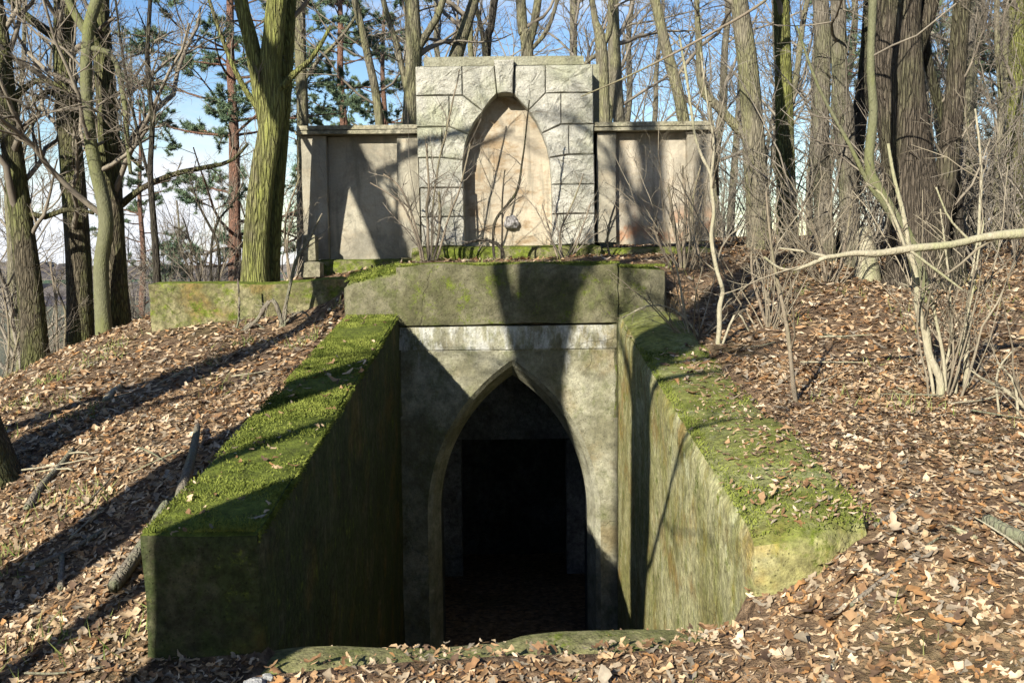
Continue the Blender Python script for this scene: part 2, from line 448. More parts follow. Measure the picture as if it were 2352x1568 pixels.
def plain(name, c1, c2, scale=20, rough=0.9):
    t = NT(name, rough, 0.15)
    n = t.noise(t.pos(), scale, 4, 0.65)
    return t.done(t.mix(t.step(n, 0.35, 0.65), c1, c2))
MAT['moss'] = plain('moss_tuft', (0.07, 0.092, 0.014), (0.19, 0.215, 0.042), 5)
MAT['grass'] = plain('grass_blade', (0.10, 0.15, 0.03), (0.26, 0.25, 0.10), 9)
MAT['needle'] = plain('pine_needle', (0.075, 0.12, 0.075), (0.15, 0.20, 0.11), 3)
MAT['far_wood'] = plain('far_wood', (0.07, 0.06, 0.06), (0.11, 0.10, 0.09), 0.02)

MAT['bark_green'] = bark('oak_bark_green', (0.13, 0.11, 0.075), (0.025, 0.022, 0.015), (0.13, 0.145, 0.045), 0.6)
MAT['bark_twist'] = bark('twisted_bark_green', (0.20, 0.18, 0.105), (0.045, 0.042, 0.02), (0.22, 0.235, 0.06), 0.8, 1.0, 0.10)
MAT['bark_moss'] = bark('mossy_bark', (0.16, 0.155, 0.07), (0.05, 0.05, 0.02), (0.19, 0.20, 0.055), 0.8)
MAT['bark_smooth'] = bark('smooth_olive_bark', (0.13, 0.13, 0.075), (0.08, 0.08, 0.045), (0.12, 0.13, 0.045), 0.5, 0.25, 0.4)
MAT['bark_dark'] = bark('dark_bark', (0.075, 0.065, 0.05), (0.025, 0.022, 0.018), (0.07, 0.075, 0.03), 0.4)
MAT['bark_grey'] = bark('grey_brown_bark', (0.17, 0.15, 0.115), (0.06, 0.052, 0.04), (0.13, 0.135, 0.065), 0.45, 0.7)
MAT['bark_pine'] = bark('pine_bark', (0.24, 0.13, 0.085), (0.10, 0.065, 0.05), (0.16, 0.14, 0.11), 0.3)
MAT['bark_pale'] = bark('pale_shrub_bark', (0.31, 0.28, 0.20), (0.20, 0.18, 0.12), (0.21, 0.22, 0.11), 0.4, 0.25, 0.4)
MAT['bark_shrub'] = bark('brown_shrub_bark', (0.20, 0.165, 0.12), (0.11, 0.09, 0.065), (0.15, 0.15, 0.07), 0.4, 0.25, 0.4)
MAT['bark_mid'] = bark('wood_bark', (0.20, 0.18, 0.125), (0.06, 0.053, 0.04), (0.18, 0.18, 0.08), 0.5, 0.7)
MAT['bark_veteran'] = bark('veteran_bark', (0.115, 0.095, 0.07), (0.025, 0.021, 0.016), (0.10, 0.10, 0.05), 0.35, 1.0, 0.13)
MAT['twig'] = plain('bare_twig', (0.13, 0.11, 0.085), (0.23, 0.20, 0.15), 2.0)
MAT['twig_pale'] = plain('pale_twig', (0.15, 0.125, 0.088), (0.26, 0.225, 0.16), 2.0)
MAT['twig_far'] = plain('far_twig', (0.16, 0.14, 0.11), (0.25, 0.22, 0.17), 0.7)
MAT['stick'] = bark('dead_branch_bark', (0.20, 0.17, 0.13), (0.09, 0.075, 0.06), (0.14, 0.16, 0.09), 0.6, 0.5, 0.4)

# ------------------------------------------------------------------ terrain
AX = -0.05
LW = (-1.62, -1.10); RW = (1.02, 1.60); WY = (4.2, 9.7)
def ltop(y): return 0.47 + 0.111 * (y - 4.2)
def rtop(y): return 0.43 + 0.111 * (y - 4.2)

CP = np.array([
 (0,-8,.0),(-7,-6,-.9),(7,-6,.5),(0,-20,-.3),(14,-14,.8),(-18,-14,-4),
 (0,0,0),(0,2.5,-.05),(-1.0,4.0,-.10),(-.6,4.0,-.06),(0,4.0,-.03),(.6,4.0,.0),(1.0,4.05,.08),(1.6,4.1,.34),(2.5,4.3,.42),(4,4.5,.6),(1.4,3.1,.0),(2.5,2.6,.13),(4,1,.25),
 (1.75,5,.53),(1.75,6,.64),(1.75,7.5,.82),(1.75,9.2,1.03),(2.8,6.5,.66),(3.2,8,.92),(4.3,10.7,1.27),(6,8,1.2),(6,5,.85),(8,10,1.6),(2.6,9.6,1.22),(1.9,9.9,1.24),
 (-1.5,10.4,1.42),(0,10.4,1.53),(1.3,10.4,1.53),(2.1,10.6,1.45),(0,11.6,1.57),(2,11.7,1.62),(-2,11.7,1.45),(3,12,1.65),(4,14,1.72),(0,14,1.6),(-2.5,13,1.4),(8,16,1.85),(0,25,1.4),(12,25,2.0),(12,8,1.9),
 (-1.85,9.4,.99),(-1.85,8,.80),(-1.85,7,.64),(-1.85,5.5,.28),(-1.8,4.5,-.02),(-1.8,3.8,-.22),(-2.1,4.1,-.14),(-2.4,5,.03),(-3.2,6.4,.36),(-3.9,10.25,.78),(-2,10.3,1.03),(-4.4,9,.48),(-5.15,13,.68),(-6.2,13,.20),
 (-3.9,11.5,1.05),(-3,11.2,1.2),(-3.4,14,1.2),(-8,12,-.9),(-5,6,.0),(-4,3,-.55),(-8,5,-1.2),(-9,18,-1.8),(-5,20,0.1),(-15,15,-4.5),(-15,30,-6),
 (0,50,0),(25,40,2.5),(40,20,3),(-30,40,-13),(-30,10,-11),(20,-5,2),
], float)
def _tps(r2):
    return np.where(r2 > 1e-12, r2 * np.log(np.maximum(r2, 1e-12)), 0)
def _fit():
    n = len(CP); X = CP[:, :2]
    K = _tps(((X[:, None] - X[None]) ** 2).sum(-1)) + np.eye(n) * 0.02
    Pm = np.hstack([np.ones((n, 1)), X])
    A = np.zeros((n + 3, n + 3)); A[:n, :n] = K; A[:n, n:] = Pm; A[n:, :n] = Pm.T
    return np.linalg.solve(A, np.concatenate([CP[:, 2], np.zeros(3)]))
_W = _fit()
def smooth01(t):
    t = np.clip(t, 0, 1); return t * t * (3 - 2 * t)
def H(x, y, clamp=True):
    x = np.atleast_1d(np.asarray(x, float)); y = np.atleast_1d(np.asarray(y, float))
    sh = x.shape; x = x.ravel(); y = y.ravel()
    n = len(CP); out = np.empty(len(x))
    for s in range(0, len(x), 20000):
        a, b = x[s:s + 20000], y[s:s + 20000]
        r2 = (a[:, None] - CP[:, 0]) ** 2 + (b[:, None] - CP[:, 1]) ** 2
        out[s:s + 20000] = _tps(r2) @ _W[:n] + _W[n] + _W[n + 1] * a + _W[n + 2] * b
    r = np.hypot(x, y - 8)
    w = smooth01((r - 28) / 45)
    side = smooth01((x + 30) / 70)
    farz = -24 + 22 * side * smooth01(1 - (r - 60) / 260) - 0.002 * np.clip(r - 300, 0, None) * 0
    farz = farz + 3.0 * np.sin(x * 0.004 + 1) * np.cos(y * 0.0032) * smooth01((r - 300) / 600)
    out = out * (1 - w) + farz * w
    P = np.stack([x, y, np.zeros_like(x)], 1)
    out += 0.022 * vnoise(P, 2.1, 3) * (1 - w) + 0.06 * vnoise(P, 0.5, 4) * smooth01((np.hypot(x, y - 7) - 5) / 6)
    if clamp:
        m = (x > LW[0] - .12) & (x < LW[1]) & (y > 4.15) & (y < 9.8)
        out = np.where(m, np.minimum(out, ltop(y) - 0.05), out)
        m = (x > RW[0]) & (x < RW[1] + .02) & (y > 4.15) & (y < 9.8)
        out = np.where(m, np.minimum(out, rtop(y) - 0.05), out)
        m = (x > -1.66) & (x < 1.53) & (y > 9.62) & (y < 10.05)
        out = np.where(m, np.minimum(out, 1.36), out)
        m = (x > -1.1) & (x < 1.02) & (y > 4.1) & (y < 4.5)
        out = np.where(m, np.minimum(out, -0.11 + 0.04 * x), out)
    return out.reshape(sh)
def h1(x, y): return float(H([x], [y])[0])

def axis_samples(lo, hi, step, far, growth):
    a = list(np.arange(lo, hi + 1e-6, step))
    s, v = step, a[-1]
    while v < far: s *= growth; v += s; a.append(v)
    s, v = step, a[0]; pre = []
    while v > -far: s *= growth; v -= s; pre.append(v)
    return np.array(pre[::-1] + a)
gx = axis_samples(-7, 7, 0.12, 3500, 1.13)
gy = axis_samples(-1, 15, 0.12, 3500, 1.13)
gy = gy[gy > -300]
GX, GY = np.meshgrid(gx, gy)
GZ = H(GX, GY)
nxg, nyg = len(gx), len(gy)
ids = np.arange(nxg * nyg).reshape(nyg, nxg)
Fg = np.stack([ids[:-1, :-1], ids[:-1, 1:], ids[1:, 1:], ids[1:, :-1]], -1).reshape(-1, 4)
cx = 0.5 * (gx[:-1] + gx[1:]); cy = 0.5 * (gy[:-1] + gy[1:])
CX, CY = np.meshgrid(cx, cy)
hole = ((CX > -1.36) & (CX < 1.28) & (CY > 4.22) & (CY < 9.86)).ravel()
Fg = Fg[~hole]
ground = np_mesh('ground', np.stack([GX.ravel(), GY.ravel(), GZ.ravel()], 1), Fg, MAT['soil'])
tag(ground, 'leaf-strewn woodland slope rising to the right and falling away left', kind='structure')

# the sunken floor in front of the door
fx = np.linspace(-1.35, 1.28, 22); fy = np.linspace(4.3, 13.2, 60)
FX, FY = np.meshgrid(fx, fy); FZ = -2.35 + 0.03 * vnoise(np.stack([FX.ravel(), FY.ravel(), 0 * FX.ravel()], 1), 2.0, 8).reshape(FX.shape)
idf = np.arange(FX.size).reshape(FX.shape)
Ff = np.stack([idf[:-1, :-1], idf[:-1, 1:], idf[1:, 1:], idf[1:, :-1]], -1).reshape(-1, 4)
floor = np_mesh('trench_floor', np.stack([FX.ravel(), FY.ravel(), FZ.ravel()], 1), Ff, MAT['soil'])
tag(floor, 'dark sunken earth floor between the two sloping walls', kind='structure')

# ------------------------------------------------------------------ sloping walls, kerb
lw = empty('retaining_wall', (-1.36, 6.9, -2.4), 'sloping concrete wall with bright green moss along its top, left of the doorway', 'wall')
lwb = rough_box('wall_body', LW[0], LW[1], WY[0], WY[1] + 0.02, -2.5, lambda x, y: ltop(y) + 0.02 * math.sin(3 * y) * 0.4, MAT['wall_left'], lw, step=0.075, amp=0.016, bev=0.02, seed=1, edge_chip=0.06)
rw = empty('retaining_wall', (1.28, 6.9, -2.4), 'stained yellowish concrete wall with rounded end half buried in leaves, right of the doorway', 'wall')
def rt(x, y):
    z = rtop(y)
    d = max(0.0, 4.45 - y); z -= 0.5 * d * d
    z += 0.06 * (x - 1.02) / 0.55 if y < 6 else 0.0
    if y > 8.0: z += 0.05 * smooth01(np.array((y - 8.0) / 0.5))
    return float(z)
def right_wall():
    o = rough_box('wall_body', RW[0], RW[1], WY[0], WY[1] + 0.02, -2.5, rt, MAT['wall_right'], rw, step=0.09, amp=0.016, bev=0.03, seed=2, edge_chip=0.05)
    me = o.data
    n = len(me.vertices); co = np.empty(n * 3, np.float32); me.vertices.foreach_get('co', co); co = co.reshape(-1, 3)
    W = co + world_of(rw)
    # round the outer front corner
    k = smooth01((W[:, 0] - 1.28) / 0.27) * smooth01((4.65 - W[:, 1]) / 0.45)
    co[:, 1] += 0.13 * k
    me.vertices.foreach_set('co', co.ravel()); me.update()
    return o
rwb = right_wall()

kL = at(920, 1480, 4.32); kR = at(1500, 1447, 4.32)
ksl = (kR[2] - kL[2]) / (kR[0] - kL[0])
kerb = rough_box('door_kerb', -1.12, 1.04, 4.06, 4.34, -2.5, lambda x, y: kL[2] + ksl * (x - kL[0]) + 0.02 * math.sin(5 * x) - 0.12 * max(0, 4.2 - y), MAT['kerb'], None, origin=(0, 4.2, -0.3), step=0.06, amp=0.012, bev=0.012, seed=3, edge_chip=0.05)
tag(kerb, 'low mossy concrete kerb across the front of the sunken entrance', 'kerb')

# ------------------------------------------------------------------ vault portal
vp = empty('vault_portal', (AX, 9.9, -2.35), 'concrete burial vault front with pointed doorway under a mossy slab', 'portal')
PY = 9.72
# slab above the doorway and its lower shoulders
rough_box('fascia', -1.13, 1.05, 9.67, 10.12, 0.965, lambda x, y: 1.57 + 0.012 * math.sin(7 * x), MAT['fascia'], vp, step=0.09, amp=0.012, bev=0.02, seed=4, edge_chip=0.03)
rough_box('shoulder', -1.64, -1.02, 9.71, 10.14, 0.0, lambda x, y: 1.42 + 0.10 * min(1, (x + 1.64) / 0.5) + 0.1 * (y - 9.76), MAT['fascia'], vp, step=0.09, amp=0.02, bev=0.04, seed=5, edge_chip=0.04)
rough_box('shoulder', 0.95, 1.52, 9.705, 10.14, 0.0, lambda x, y: 1.55 - 0.05 * (x - 1.05) / 0.5, MAT['fascia'], vp, step=0.09, amp=0.018, bev=0.035, seed=6, edge_chip=0.04)
# lintel band
rough_box('lintel', -1.14, 1.06, 9.70, 9.95, 0.725, 0.962, MAT['portal'], vp, step=0.12, amp=0.004, bev=0.008, seed=7, edge_chip=0.015)

DOORX = 0.0
def arch_half(z, hw, zs, za):
    """half width of a pointed arch at height z: straight to the springing zs, apex za"""
    if z <= zs: return hw
    h = za - zs
    r = (hw * hw + h * h) / (2 * hw)          # circle centred on the springing line
    cxx = hw - r
    return max(0.0, cxx + math.sqrt(max(0.0, r * r - (z - zs) ** 2)))
def portal_sheet(name, y, hw, zs, za, x0, x1, z0, z1, mat, n=40):
    vs, fs = [], []
    zz = [z0 + (zs - z0) * i / 10 for i in range(10)] + [zs + (za - zs) * math.sin(i / n * math.pi / 2) for i in range(n + 1)]
    for s, xo in ((-1, x0), (1, x1)):
        b = len(vs)
        for z in zz:
            a = DOORX + s * arch_half(z, hw, zs, za)
            for q in range(4):
                vs.append((a + (xo - a) * q / 3, y, z))
        for i in range(len(zz) - 1):
            for q in range(3):
                fs.append((b + i * 4 + q, b + i * 4 + q + 1, b + (i + 1) * 4 + q + 1, b + (i + 1) * 4 + q))
    b = len(vs)
    vs += [(x0, y, za), (DOORX, y, za), (x1, y, za), (x1, y, z1), (DOORX, y, z1), (x0, y, z1)]
    fs += [(b, b + 1, b + 4, b + 5), (b + 1, b + 2, b + 3, b + 4)]
    return vs, fs
def arch_line(y, hw, zs, za, z0, n=40):
    zz = [z0, (z0 + zs) / 2] + [zs + (za - zs) * math.sin(i / n * math.pi / 2) for i in range(n + 1)]
    L = [(DOORX - arch_half(z, hw, zs, za), y, z) for z in zz]
    Rr = [(DOORX + arch_half(z, hw, zs, za), y, z) for z in zz[::-1][1:]]
    return L + Rr
HW, ZS, ZA = 0.86, -0.95, 0.625
vs, fs = portal_sheet('p', PY, HW, ZS, ZA, -1.14, 1.06, -2.45, 0.73, None)
py_mesh('portal_wall', vs, fs, MAT['portal'], vp, smooth=True)
A = arch_line(PY, HW, ZS, ZA, -2.45); A2 = arch_line(PY + 0.05, 0.815, ZS, 0.565, -2.45); B = arch_line(PY + 0.27, 0.745, ZS, 0.445, -2.45)
Bk = arch_line(PY + 0.62, 0.745, ZS, 0.445, -2.45)
def strips(name, rows, mat, parent):
    vs, fs = [], []
    n = len(rows[0])
    for r_ in rows: vs += r_
    for a in range(len(rows) - 1):
        for i in range(n - 1):
            fs.append((a * n + i, a * n + i + 1, (a + 1) * n + i + 1, (a + 1) * n + i))
    return py_mesh(name, vs, fs, mat, parent, smooth=False)
strips('arch_moulding', [A, A2, B], MAT['reveal'], vp)
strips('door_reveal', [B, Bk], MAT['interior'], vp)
TY = 12.2
zt = float(at(1165, 1010, TY)[2])
# lintel wall across the chamber: the door beyond is only dark
rough_box('inner_lintel', -1.69, 1.59, TY, TY + 0.3, zt, 0.59, MAT['tympanum'], vp, step=0.3, amp=0.004, bev=0.01, seed=91)
for s_, a_, b_ in ((-1, -1.69, -0.645), (1, 0.65, 1.59)):
    rough_box('inner_jamb', a_, b_, TY + 0.004, TY + 0.29, -2.45, zt - 0.002, MAT['tympanum'], vp, step=0.3, amp=0.004, bev=0.01, seed=93 + s_)
# chamber behind the door
x0, x1, y0, y1, z0, z1 = -1.7, 1.6, 10.34, 13.1, -2.40, 0.6
cv = [(x0, y0, z0), (x1, y0, z0), (x1, y1, z0), (x0, y1, z0), (x0, y0, z1), (x1, y0, z1), (x1, y1, z1), (x0, y1, z1)]
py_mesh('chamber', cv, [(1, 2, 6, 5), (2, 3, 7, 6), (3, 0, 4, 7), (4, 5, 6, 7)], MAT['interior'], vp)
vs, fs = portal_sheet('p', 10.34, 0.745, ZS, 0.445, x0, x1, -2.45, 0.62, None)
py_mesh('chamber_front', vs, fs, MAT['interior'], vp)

# stub wall on the left
sw = rough_box('garden_wall', -3.88, -1.72, 10.6, 10.95, 0.2, lambda x, y: 1.385 + 0.02 * (x + 3.88) + 0.02 * math.sin(3.1 * x), MAT['stub'], None, origin=(-2.8, 10.8, 0.8), step=0.1, amp=0.02, bev=0.03, seed=11, edge_chip=0.06)
tag(sw, 'low straight mossy wall with lichen stains left of the vault, on the leafy slope', 'wall')

# ------------------------------------------------------------------ monument
mo = empty('funerary_monument', (AX, 12.2, 1.55), 'pale stone monument with a pointed niche between two panelled wings, above the vault', 'monument')
Zb = 1.76
def zx(px): return AX + (px - 705) / 610.0
def zz_(py): return Zb + (1490 - py) / 610.0
FY0 = 11.95
def stone(name, poly, y0=FY0, y1=12.45, bulge=0.02, seed=0, mat=None, parent=None):
    """rock-faced block: outline poly in x,z; pillowed front towards the viewer"""
    r = random.Random(seed)
    pts = []
    n = len(poly)
    for i in range(n):
        a, b = np.array(poly[i], float), np.array(poly[(i + 1) % n], float)
        k = max(2, int(np.linalg.norm(b - a) / 0.055))
        for q in range(k): pts.append(a + (b - a) * q / k)
    pts = np.array(pts); c = pts.mean(0)
    vs, fs = [], []
    m = len(pts)
    ring = [(1.0, y1, 0), (1.0, y0 + 0.022, 0)]
    size = np.linalg.norm(pts - c, axis=1).mean()
    g = 0.003
    def inset(amount): # shrink by a distance
        d = pts - c; L = np.linalg.norm(d, axis=1)[:, None]
        return c + d * np.maximum(0.05, 1 - amount / L)
    rows = [(inset(g), np.full(m, y1)), (inset(g), np.full(m, y0 + 0.012)), (inset(0.015), np.full(m, y0 - 0.006))]
    for fct in (0.72, 0.45, 0.2):
        q = c + (inset(0.015) - c) * fct
        rows.append((q, np.full(m, y0 - 0.012)))
    for ri, (q, yy) in enumerate(rows):
        for i in range(m):
            d = 0
            if ri >= 2:
                d = bulge * 0.9 * mnoise.fractal(Vector((q[i][0] * 9, seed * 3.1, q[i][1] * 9)), 0.6, 2.0, 5)
                if ri == 2: d *= 0.7
            vs.append((q[i][0], yy[i] - d, q[i][1]))
    for a in range(len(rows) - 1):
        for i in range(m):
            j = (i + 1) % m
            fs.append((a * m + i, a * m + j, (a + 1) * m + j, (a + 1) * m + i))
    vs.append((c[0], y0 - 0.02, c[1])); e = len(vs) - 1
    a = len(rows) - 1
    for i in range(m): fs.append((a * m + i, a * m + (i + 1) % m, e))
    fs.append(tuple(range(m)))
    return py_mesh(name, vs, fs, mat or MAT['granite'], parent or mo, smooth=False)

def zp(l): return [(zx(a), zz_(b)) for a, b in l]
blocks = [
 [(65,410),(402,410),(402,205),(65,205)],
 [(402,410),(545,522),(600,455),(650,405),(632,205),(402,205)],
 [(780,205),(765,405),(815,455),(875,522),(1000,402),(1000,205)],
 [(1000,402),(1342,402),(1342,205),(1000,205)],
 [(65,632),(305,632),(305,412),(65,412)],
 [(305,632),(440,690),(485,605),(545,524),(402,412),(305,412)],
 [(875,524),(930,605),(970,687),(1110,624),(1110,404),(1000,404)],
 [(1110,624),(1345,624),(1345,404),(1110,404)],
 [(68,852),(250,852),(250,634),(68,634)],
 [(250,852),(400,870),(415,780),(440,692),(305,634),(250,634)],
 [(970,689),(1005,780),(1022,862),(1165,840),(1165,626),(1110,626)],
 [(1165,840),(1345,840),(1345,626),(1165,626)],
 [(75,1067),(398,1067),(398,872),(250,854),(75,854)],
 [(1036,1053),(1350,1053),(1350,842),(1165,842),(1024,864)],
 [(82,1276),(400,1276),(400,1069),(82,1069)],
 [(1038,1265),(1350,1265),(1350,1055),(1036,1055)],
 [(85,1490),(402,1490),(402,1278),(85,1278)],
 [(1038,1490),(1350,1490),(1350,1267),(1038,1267)],
]
for i, b in enumerate(blocks):
    stone('stone', zp(b)[::-1], seed=i + 1, y0=FY0 + 0.006 * ((i * 7) % 3 - 1))
stone('keystone', zp([(652,405),(764,405),(776,168),(630,168)])[::-1], y0=FY0 - 0.055, bulge=0.025, seed=40)
rough_box('cap_slab', zx(118), zx(1285), 12.0, 12.45, zz_(203), zz_(128), MAT['cap'], mo, step=0.12, amp=0.005, bev=0.012, seed=21)
# infill of the niche and backing
px = zp([(385,1490),(385,860),(400,760),(470,600),(590,450),(705,380),(820,450),(940,600),(1010,760),(1050,870),(1050,1490)])
def prism(name, poly, y0, y1, mat, parent):
    n = len(poly)
    vs = [(a, y0, b) for a, b in poly] + [(a, y1, b) for a, b in poly]
    fs = [tuple(range(n)), tuple(range(2 * n - 1, n - 1, -1))] + [(i, (i + 1) % n, n + (i + 1) % n, n + i) for i in range(n)]
    return py_mesh(name, vs, fs, mat, parent)
niche = prism('niche_panel', px, FY0 + 0.235, 12.44, MAT['sand'], mo)
niche['label'] = 'bare beige sandstone panel inside the pointed niche'
# rough lump set in the panel
def lump(name, c, s, seed, mat, parent=None, origin=None, sub=2, amp=0.28, flat=1.0):
    bm = bmesh.new(); bmesh.ops.create_icosphere(bm, subdivisions=sub, radius=1.0)
    for v in bm.verts:
        d = 1 + amp * mnoise.fractal(v.co * 1.4 + Vector((seed * 5.3, seed, 0)), 0.7, 2.0, 3)
        v.co = Vector((v.co.x * d * s[0], v.co.y * d * s[1], v.co.z * d * s[2]))
    me = bpy.data.meshes.new(name); bm.to_mesh(me); bm.free()
    o = link_mesh(name, me, mat, parent, origin)
    if parent is not None:
        o.location = Vector([float(v) for v in (np.array(c) - world_of(parent))])
    else:
        o.location = Vector([float(v) for v in c])
    return o
lump('stone_boss', (zx(742), FY0 + 0.21, zz_(1322)), (0.085, 0.08, 0.085), 3, MAT['boss'], niche, sub=3, amp=0.35)
rough_box('core', zx(70), 1.12, 12.468, 12.6, 1.45, zz_(140), MAT['cap'], mo, step=0.3, amp=0.004, bev=0.01, seed=22)
rough_box('plinth', zx(10), zx(1400), 11.86, 12.44, 1.35, Zb - 0.004, MAT['plinth'], mo, step=0.08, amp=0.012, bev=0.02, seed=23, edge_chip=0.03)
def wx(p, reg): return float(at((reg + p / 3.4075) * 0.81667, 420, 12.05)[0])
def wing(xa, xb, pil, zbase, sd, mat, side):
    ztop = 3.095
    a, b = pil[0][1], pil[1][0]
    ww = rough_box('wing_wall', a - 0.002, b + 0.002, 12.15, 12.40, zbase - 0.02, ztop - 0.003, mat, mo, step=0.15, amp=0.006, bev=0.004, seed=sd + 4)
    ww['label'] = 'plain grey-stained left wing panel' if side < 0 else 'right wing panel with a reddish stain near the ground'
    for i, (a, b) in enumerate(pil):
        rough_box('pilaster', a, b, 12.05, 12.42, zbase, ztop, mat if side < 0 or i else MAT['sand_wing'], ww, step=0.15, amp=0.006, bev=0.01, seed=sd + i, edge_chip=0.015)
    rough_box('wing_base', xa - 0.02, xb + 0.01, 11.98, 12.44, 1.1, zbase - 0.003 if side < 0 else zbase - 0.06, MAT['plinth'], ww, step=0.1, amp=0.015, bev=0.025, seed=sd + 8, edge_chip=0.03)
    rough_box('cornice', xa - 0.05, xb, 11.975, 12.46, ztop + 0.002, ztop + 0.052, MAT['cornice'], ww, step=0.12, amp=0.003, bev=0.006, seed=sd + 5)
    rough_box('cornice_cap', xa - 0.035, xb - 0.002, 11.99, 12.45, ztop + 0.054, ztop + 0.115, MAT['cornice'], ww, step=0.12, amp=0.003, bev=0.008, seed=sd + 6)
wing(-2.50, -1.09, [(-2.50, -2.19), (-1.36, -1.085)], 1.62, 50, MAT['sand_wing'], -1)
wing(1.03, 2.44, [(1.035, 1.275), (2.12, 2.44)], 1.78, 70, MAT['sand_wing_r'], 1)
# broken pier of stacked blocks before the left wing
pier = empty('stone_pier', (-2.4, 11.75, 1.2), 'broken pier of stacked stone blocks at the outer foot of the left wing', 'pier')
for a, b, c, d, e, f2, s in ((-2.50, -2.24, 11.66, 11.92, 0.95, 1.40, 1), (-2.46, -2.22, 11.64, 11.90, 1.403, 1.60, 2), (-2.45, -2.28, 11.70, 11.93, 1.603, 1.92, 3)):
    rough_box('block', a, b, c, d, e, f2, MAT['cornice'], pier, step=0.08, amp=0.012, bev=0.018, seed=80 + s, edge_chip=0.03)

# ------------------------------------------------------------------ branching plants
def catmull(P, n):
    P = np.asarray(P, float)
    Q = np.vstack([2 * P[0] - P[1], P, 2 * P[-1] - P[-2]])
    seg = len(P) - 1
    t = np.linspace(0, seg, n)
    i = np.minimum(t.astype(int), seg - 1); u = (t - i)[:, None]
    p0, p1, p2, p3 = Q[i], Q[i + 1], Q[i + 2], Q[i + 3]
    return 0.5 * ((2 * p1) + (-p0 + p2) * u + (2 * p0 - 5 * p1 + 4 * p2 - p3) * u ** 2 + (-p0 + 3 * p1 - 3 * p2 + p3) * u ** 3)

def tubes(P, R, k):
    """P (N,S,3) centre lines, R (N,S) radii -> verts, quads with k sides"""
    N, Sg, _ = P.shape
    T = np.gradient(P, axis=1)
    T /= np.linalg.norm(T, axis=2, keepdims=True) + 1e-9
    ref = np.where(np.abs(T[:, :1, 2:3]) > 0.8, np.array([[[1., 0, 0]]]), np.array([[[0, 0, 1.]]]))
    ref = np.broadcast_to(ref, T.shape)
    Uv = np.cross(T, ref); Uv /= np.linalg.norm(Uv, axis=2, keepdims=True) + 1e-9
    Vv = np.cross(T, Uv)
    a = np.arange(k) * 2 * np.pi / k
    V = P[:, :, None, :] + R[:, :, None, None] * (np.cos(a)[None, None, :, None] * Uv[:, :, None, :] + np.sin(a)[None, None, :, None] * Vv[:, :, None, :])
    base = (np.arange(N) * Sg * k)[:, None, None] + (np.arange(Sg - 1) * k)[None, :, None]
    i = np.arange(k)[None, None, :]; j = (i + 1) % k
    F = np.stack([base + i, base + j, base + k + j, base + k + i], -1).reshape(-1, 4)
    return V.reshape(-1, 3), F

class Acc:
    def __init__(self): self.V = []; self.F = []; self.n = 0
    def add(self, V, F):
        self.V.append(V); self.F.append(F + self.n); self.n += len(V)
    def mesh(self, name, mat, parent=None, origin=None, smooth=True):
        return np_mesh(name, np.vstack(self.V), np.vstack(self.F), mat, parent, origin, smooth)
    def data(self, name, mat):
        o = self.mesh(name, mat); me = o.data
        bpy.data.objects.remove(o); return me

def norm(v): return v / (np.linalg.norm(v, axis=-1, keepdims=True) + 1e-9)

def grow(start, d, L, r, S_, wander, up, g, taper=0.25):
    N = len(start)
    P = np.empty((N, S_ + 1, 3)); P[:, 0] = start
    d = norm(d)
    for s in range(S_):
        d = norm(d + g.normal(size=(N, 3)) * wander + np.array([0, 0, up]))
        P[:, s + 1] = P[:, s] + d * (L / S_)[:, None]
    R = r[:, None] * np.linspace(1, taper, S_ + 1)[None]
    return P, R

def spawn(P, R, n, t0, t1, amin, amax, lfac, rfac, g, Lpar, upbias=0.0):
    """n children on each parent line"""
    N, S1, _ = P.shape
    par = np.repeat(np.arange(N), n)
    t = g.uniform(t0, t1, N * n) * (S1 - 1)
    i = np.minimum(t.astype(int), S1 - 2); u = (t - i)[:, None]
    st = P[par, i] * (1 - u) + P[par, i + 1] * u
    rr = R[par, i] * (1 - u[:, 0]) + R[par, i + 1] * u[:, 0]
    T = norm(P[par, i + 1] - P[par, i])
    rnd = norm(g.normal(size=(N * n, 3)))
    side = norm(np.cross(T, rnd))
    a = g.uniform(amin, amax, N * n)[:, None]
    d = np.cos(a) * T + np.sin(a) * side + np.array([0, 0, upbias])
    L = Lpar[par] * g.uniform(lfac[0], lfac[1], N * n) * (1.15 - 0.6 * t / (S1 - 1))
    return st, d, L, np.minimum(rr * rfac, rr * 0.9), par

def crown(acc, P, R, L, g, levels, up=0.05, wander=0.22, rmin=0.0022):
    """levels: list of (children, segs, sides, lfac, rfac, amin, amax, t0)"""
    for (n, sg, k, lf, rf, a0, a1, t0) in levels:
        st, d, Lc, rc, _ = spawn(P, R, n, t0, 0.98, a0, a1, lf, rf, g, L, 0.08)
        rc = np.maximum(np.minimum(rc, 0.004 + 0.016 * Lc), rmin)
        P, R = grow(st, d, Lc, rc, sg, wander, up, g, 0.35)
        R = np.maximum(R, rmin * 0.7)
        L = Lc
        acc.add(*tubes(P, R, k))
    return P

LV_FULL = [(7, 5, 4, (0.35, 0.6), 0.55, 0.5, 1.1, 0.2), (7, 4, 3, (0.3, 0.6), 0.5, 0.5, 1.2, 0.15), (3, 2, 3, (0.3, 0.6), 0.6, 0.5, 1.1, 0.1)]
LV_MED = [(6, 4, 4, (0.35, 0.6), 0.55, 0.5, 1.1, 0.2), (6, 3, 3, (0.3, 0.6), 0.5, 0.5, 1.2, 0.15), (2, 2, 3, (0.3, 0.6), 0.6, 0.5, 1.1, 0.1)]
LV_LOW = [(6, 4, 3, (0.35, 0.6), 0.55, 0.5, 1.1, 0.2), (5, 3, 3, (0.3, 0.6), 0.5, 0.5, 1.2, 0.15)]

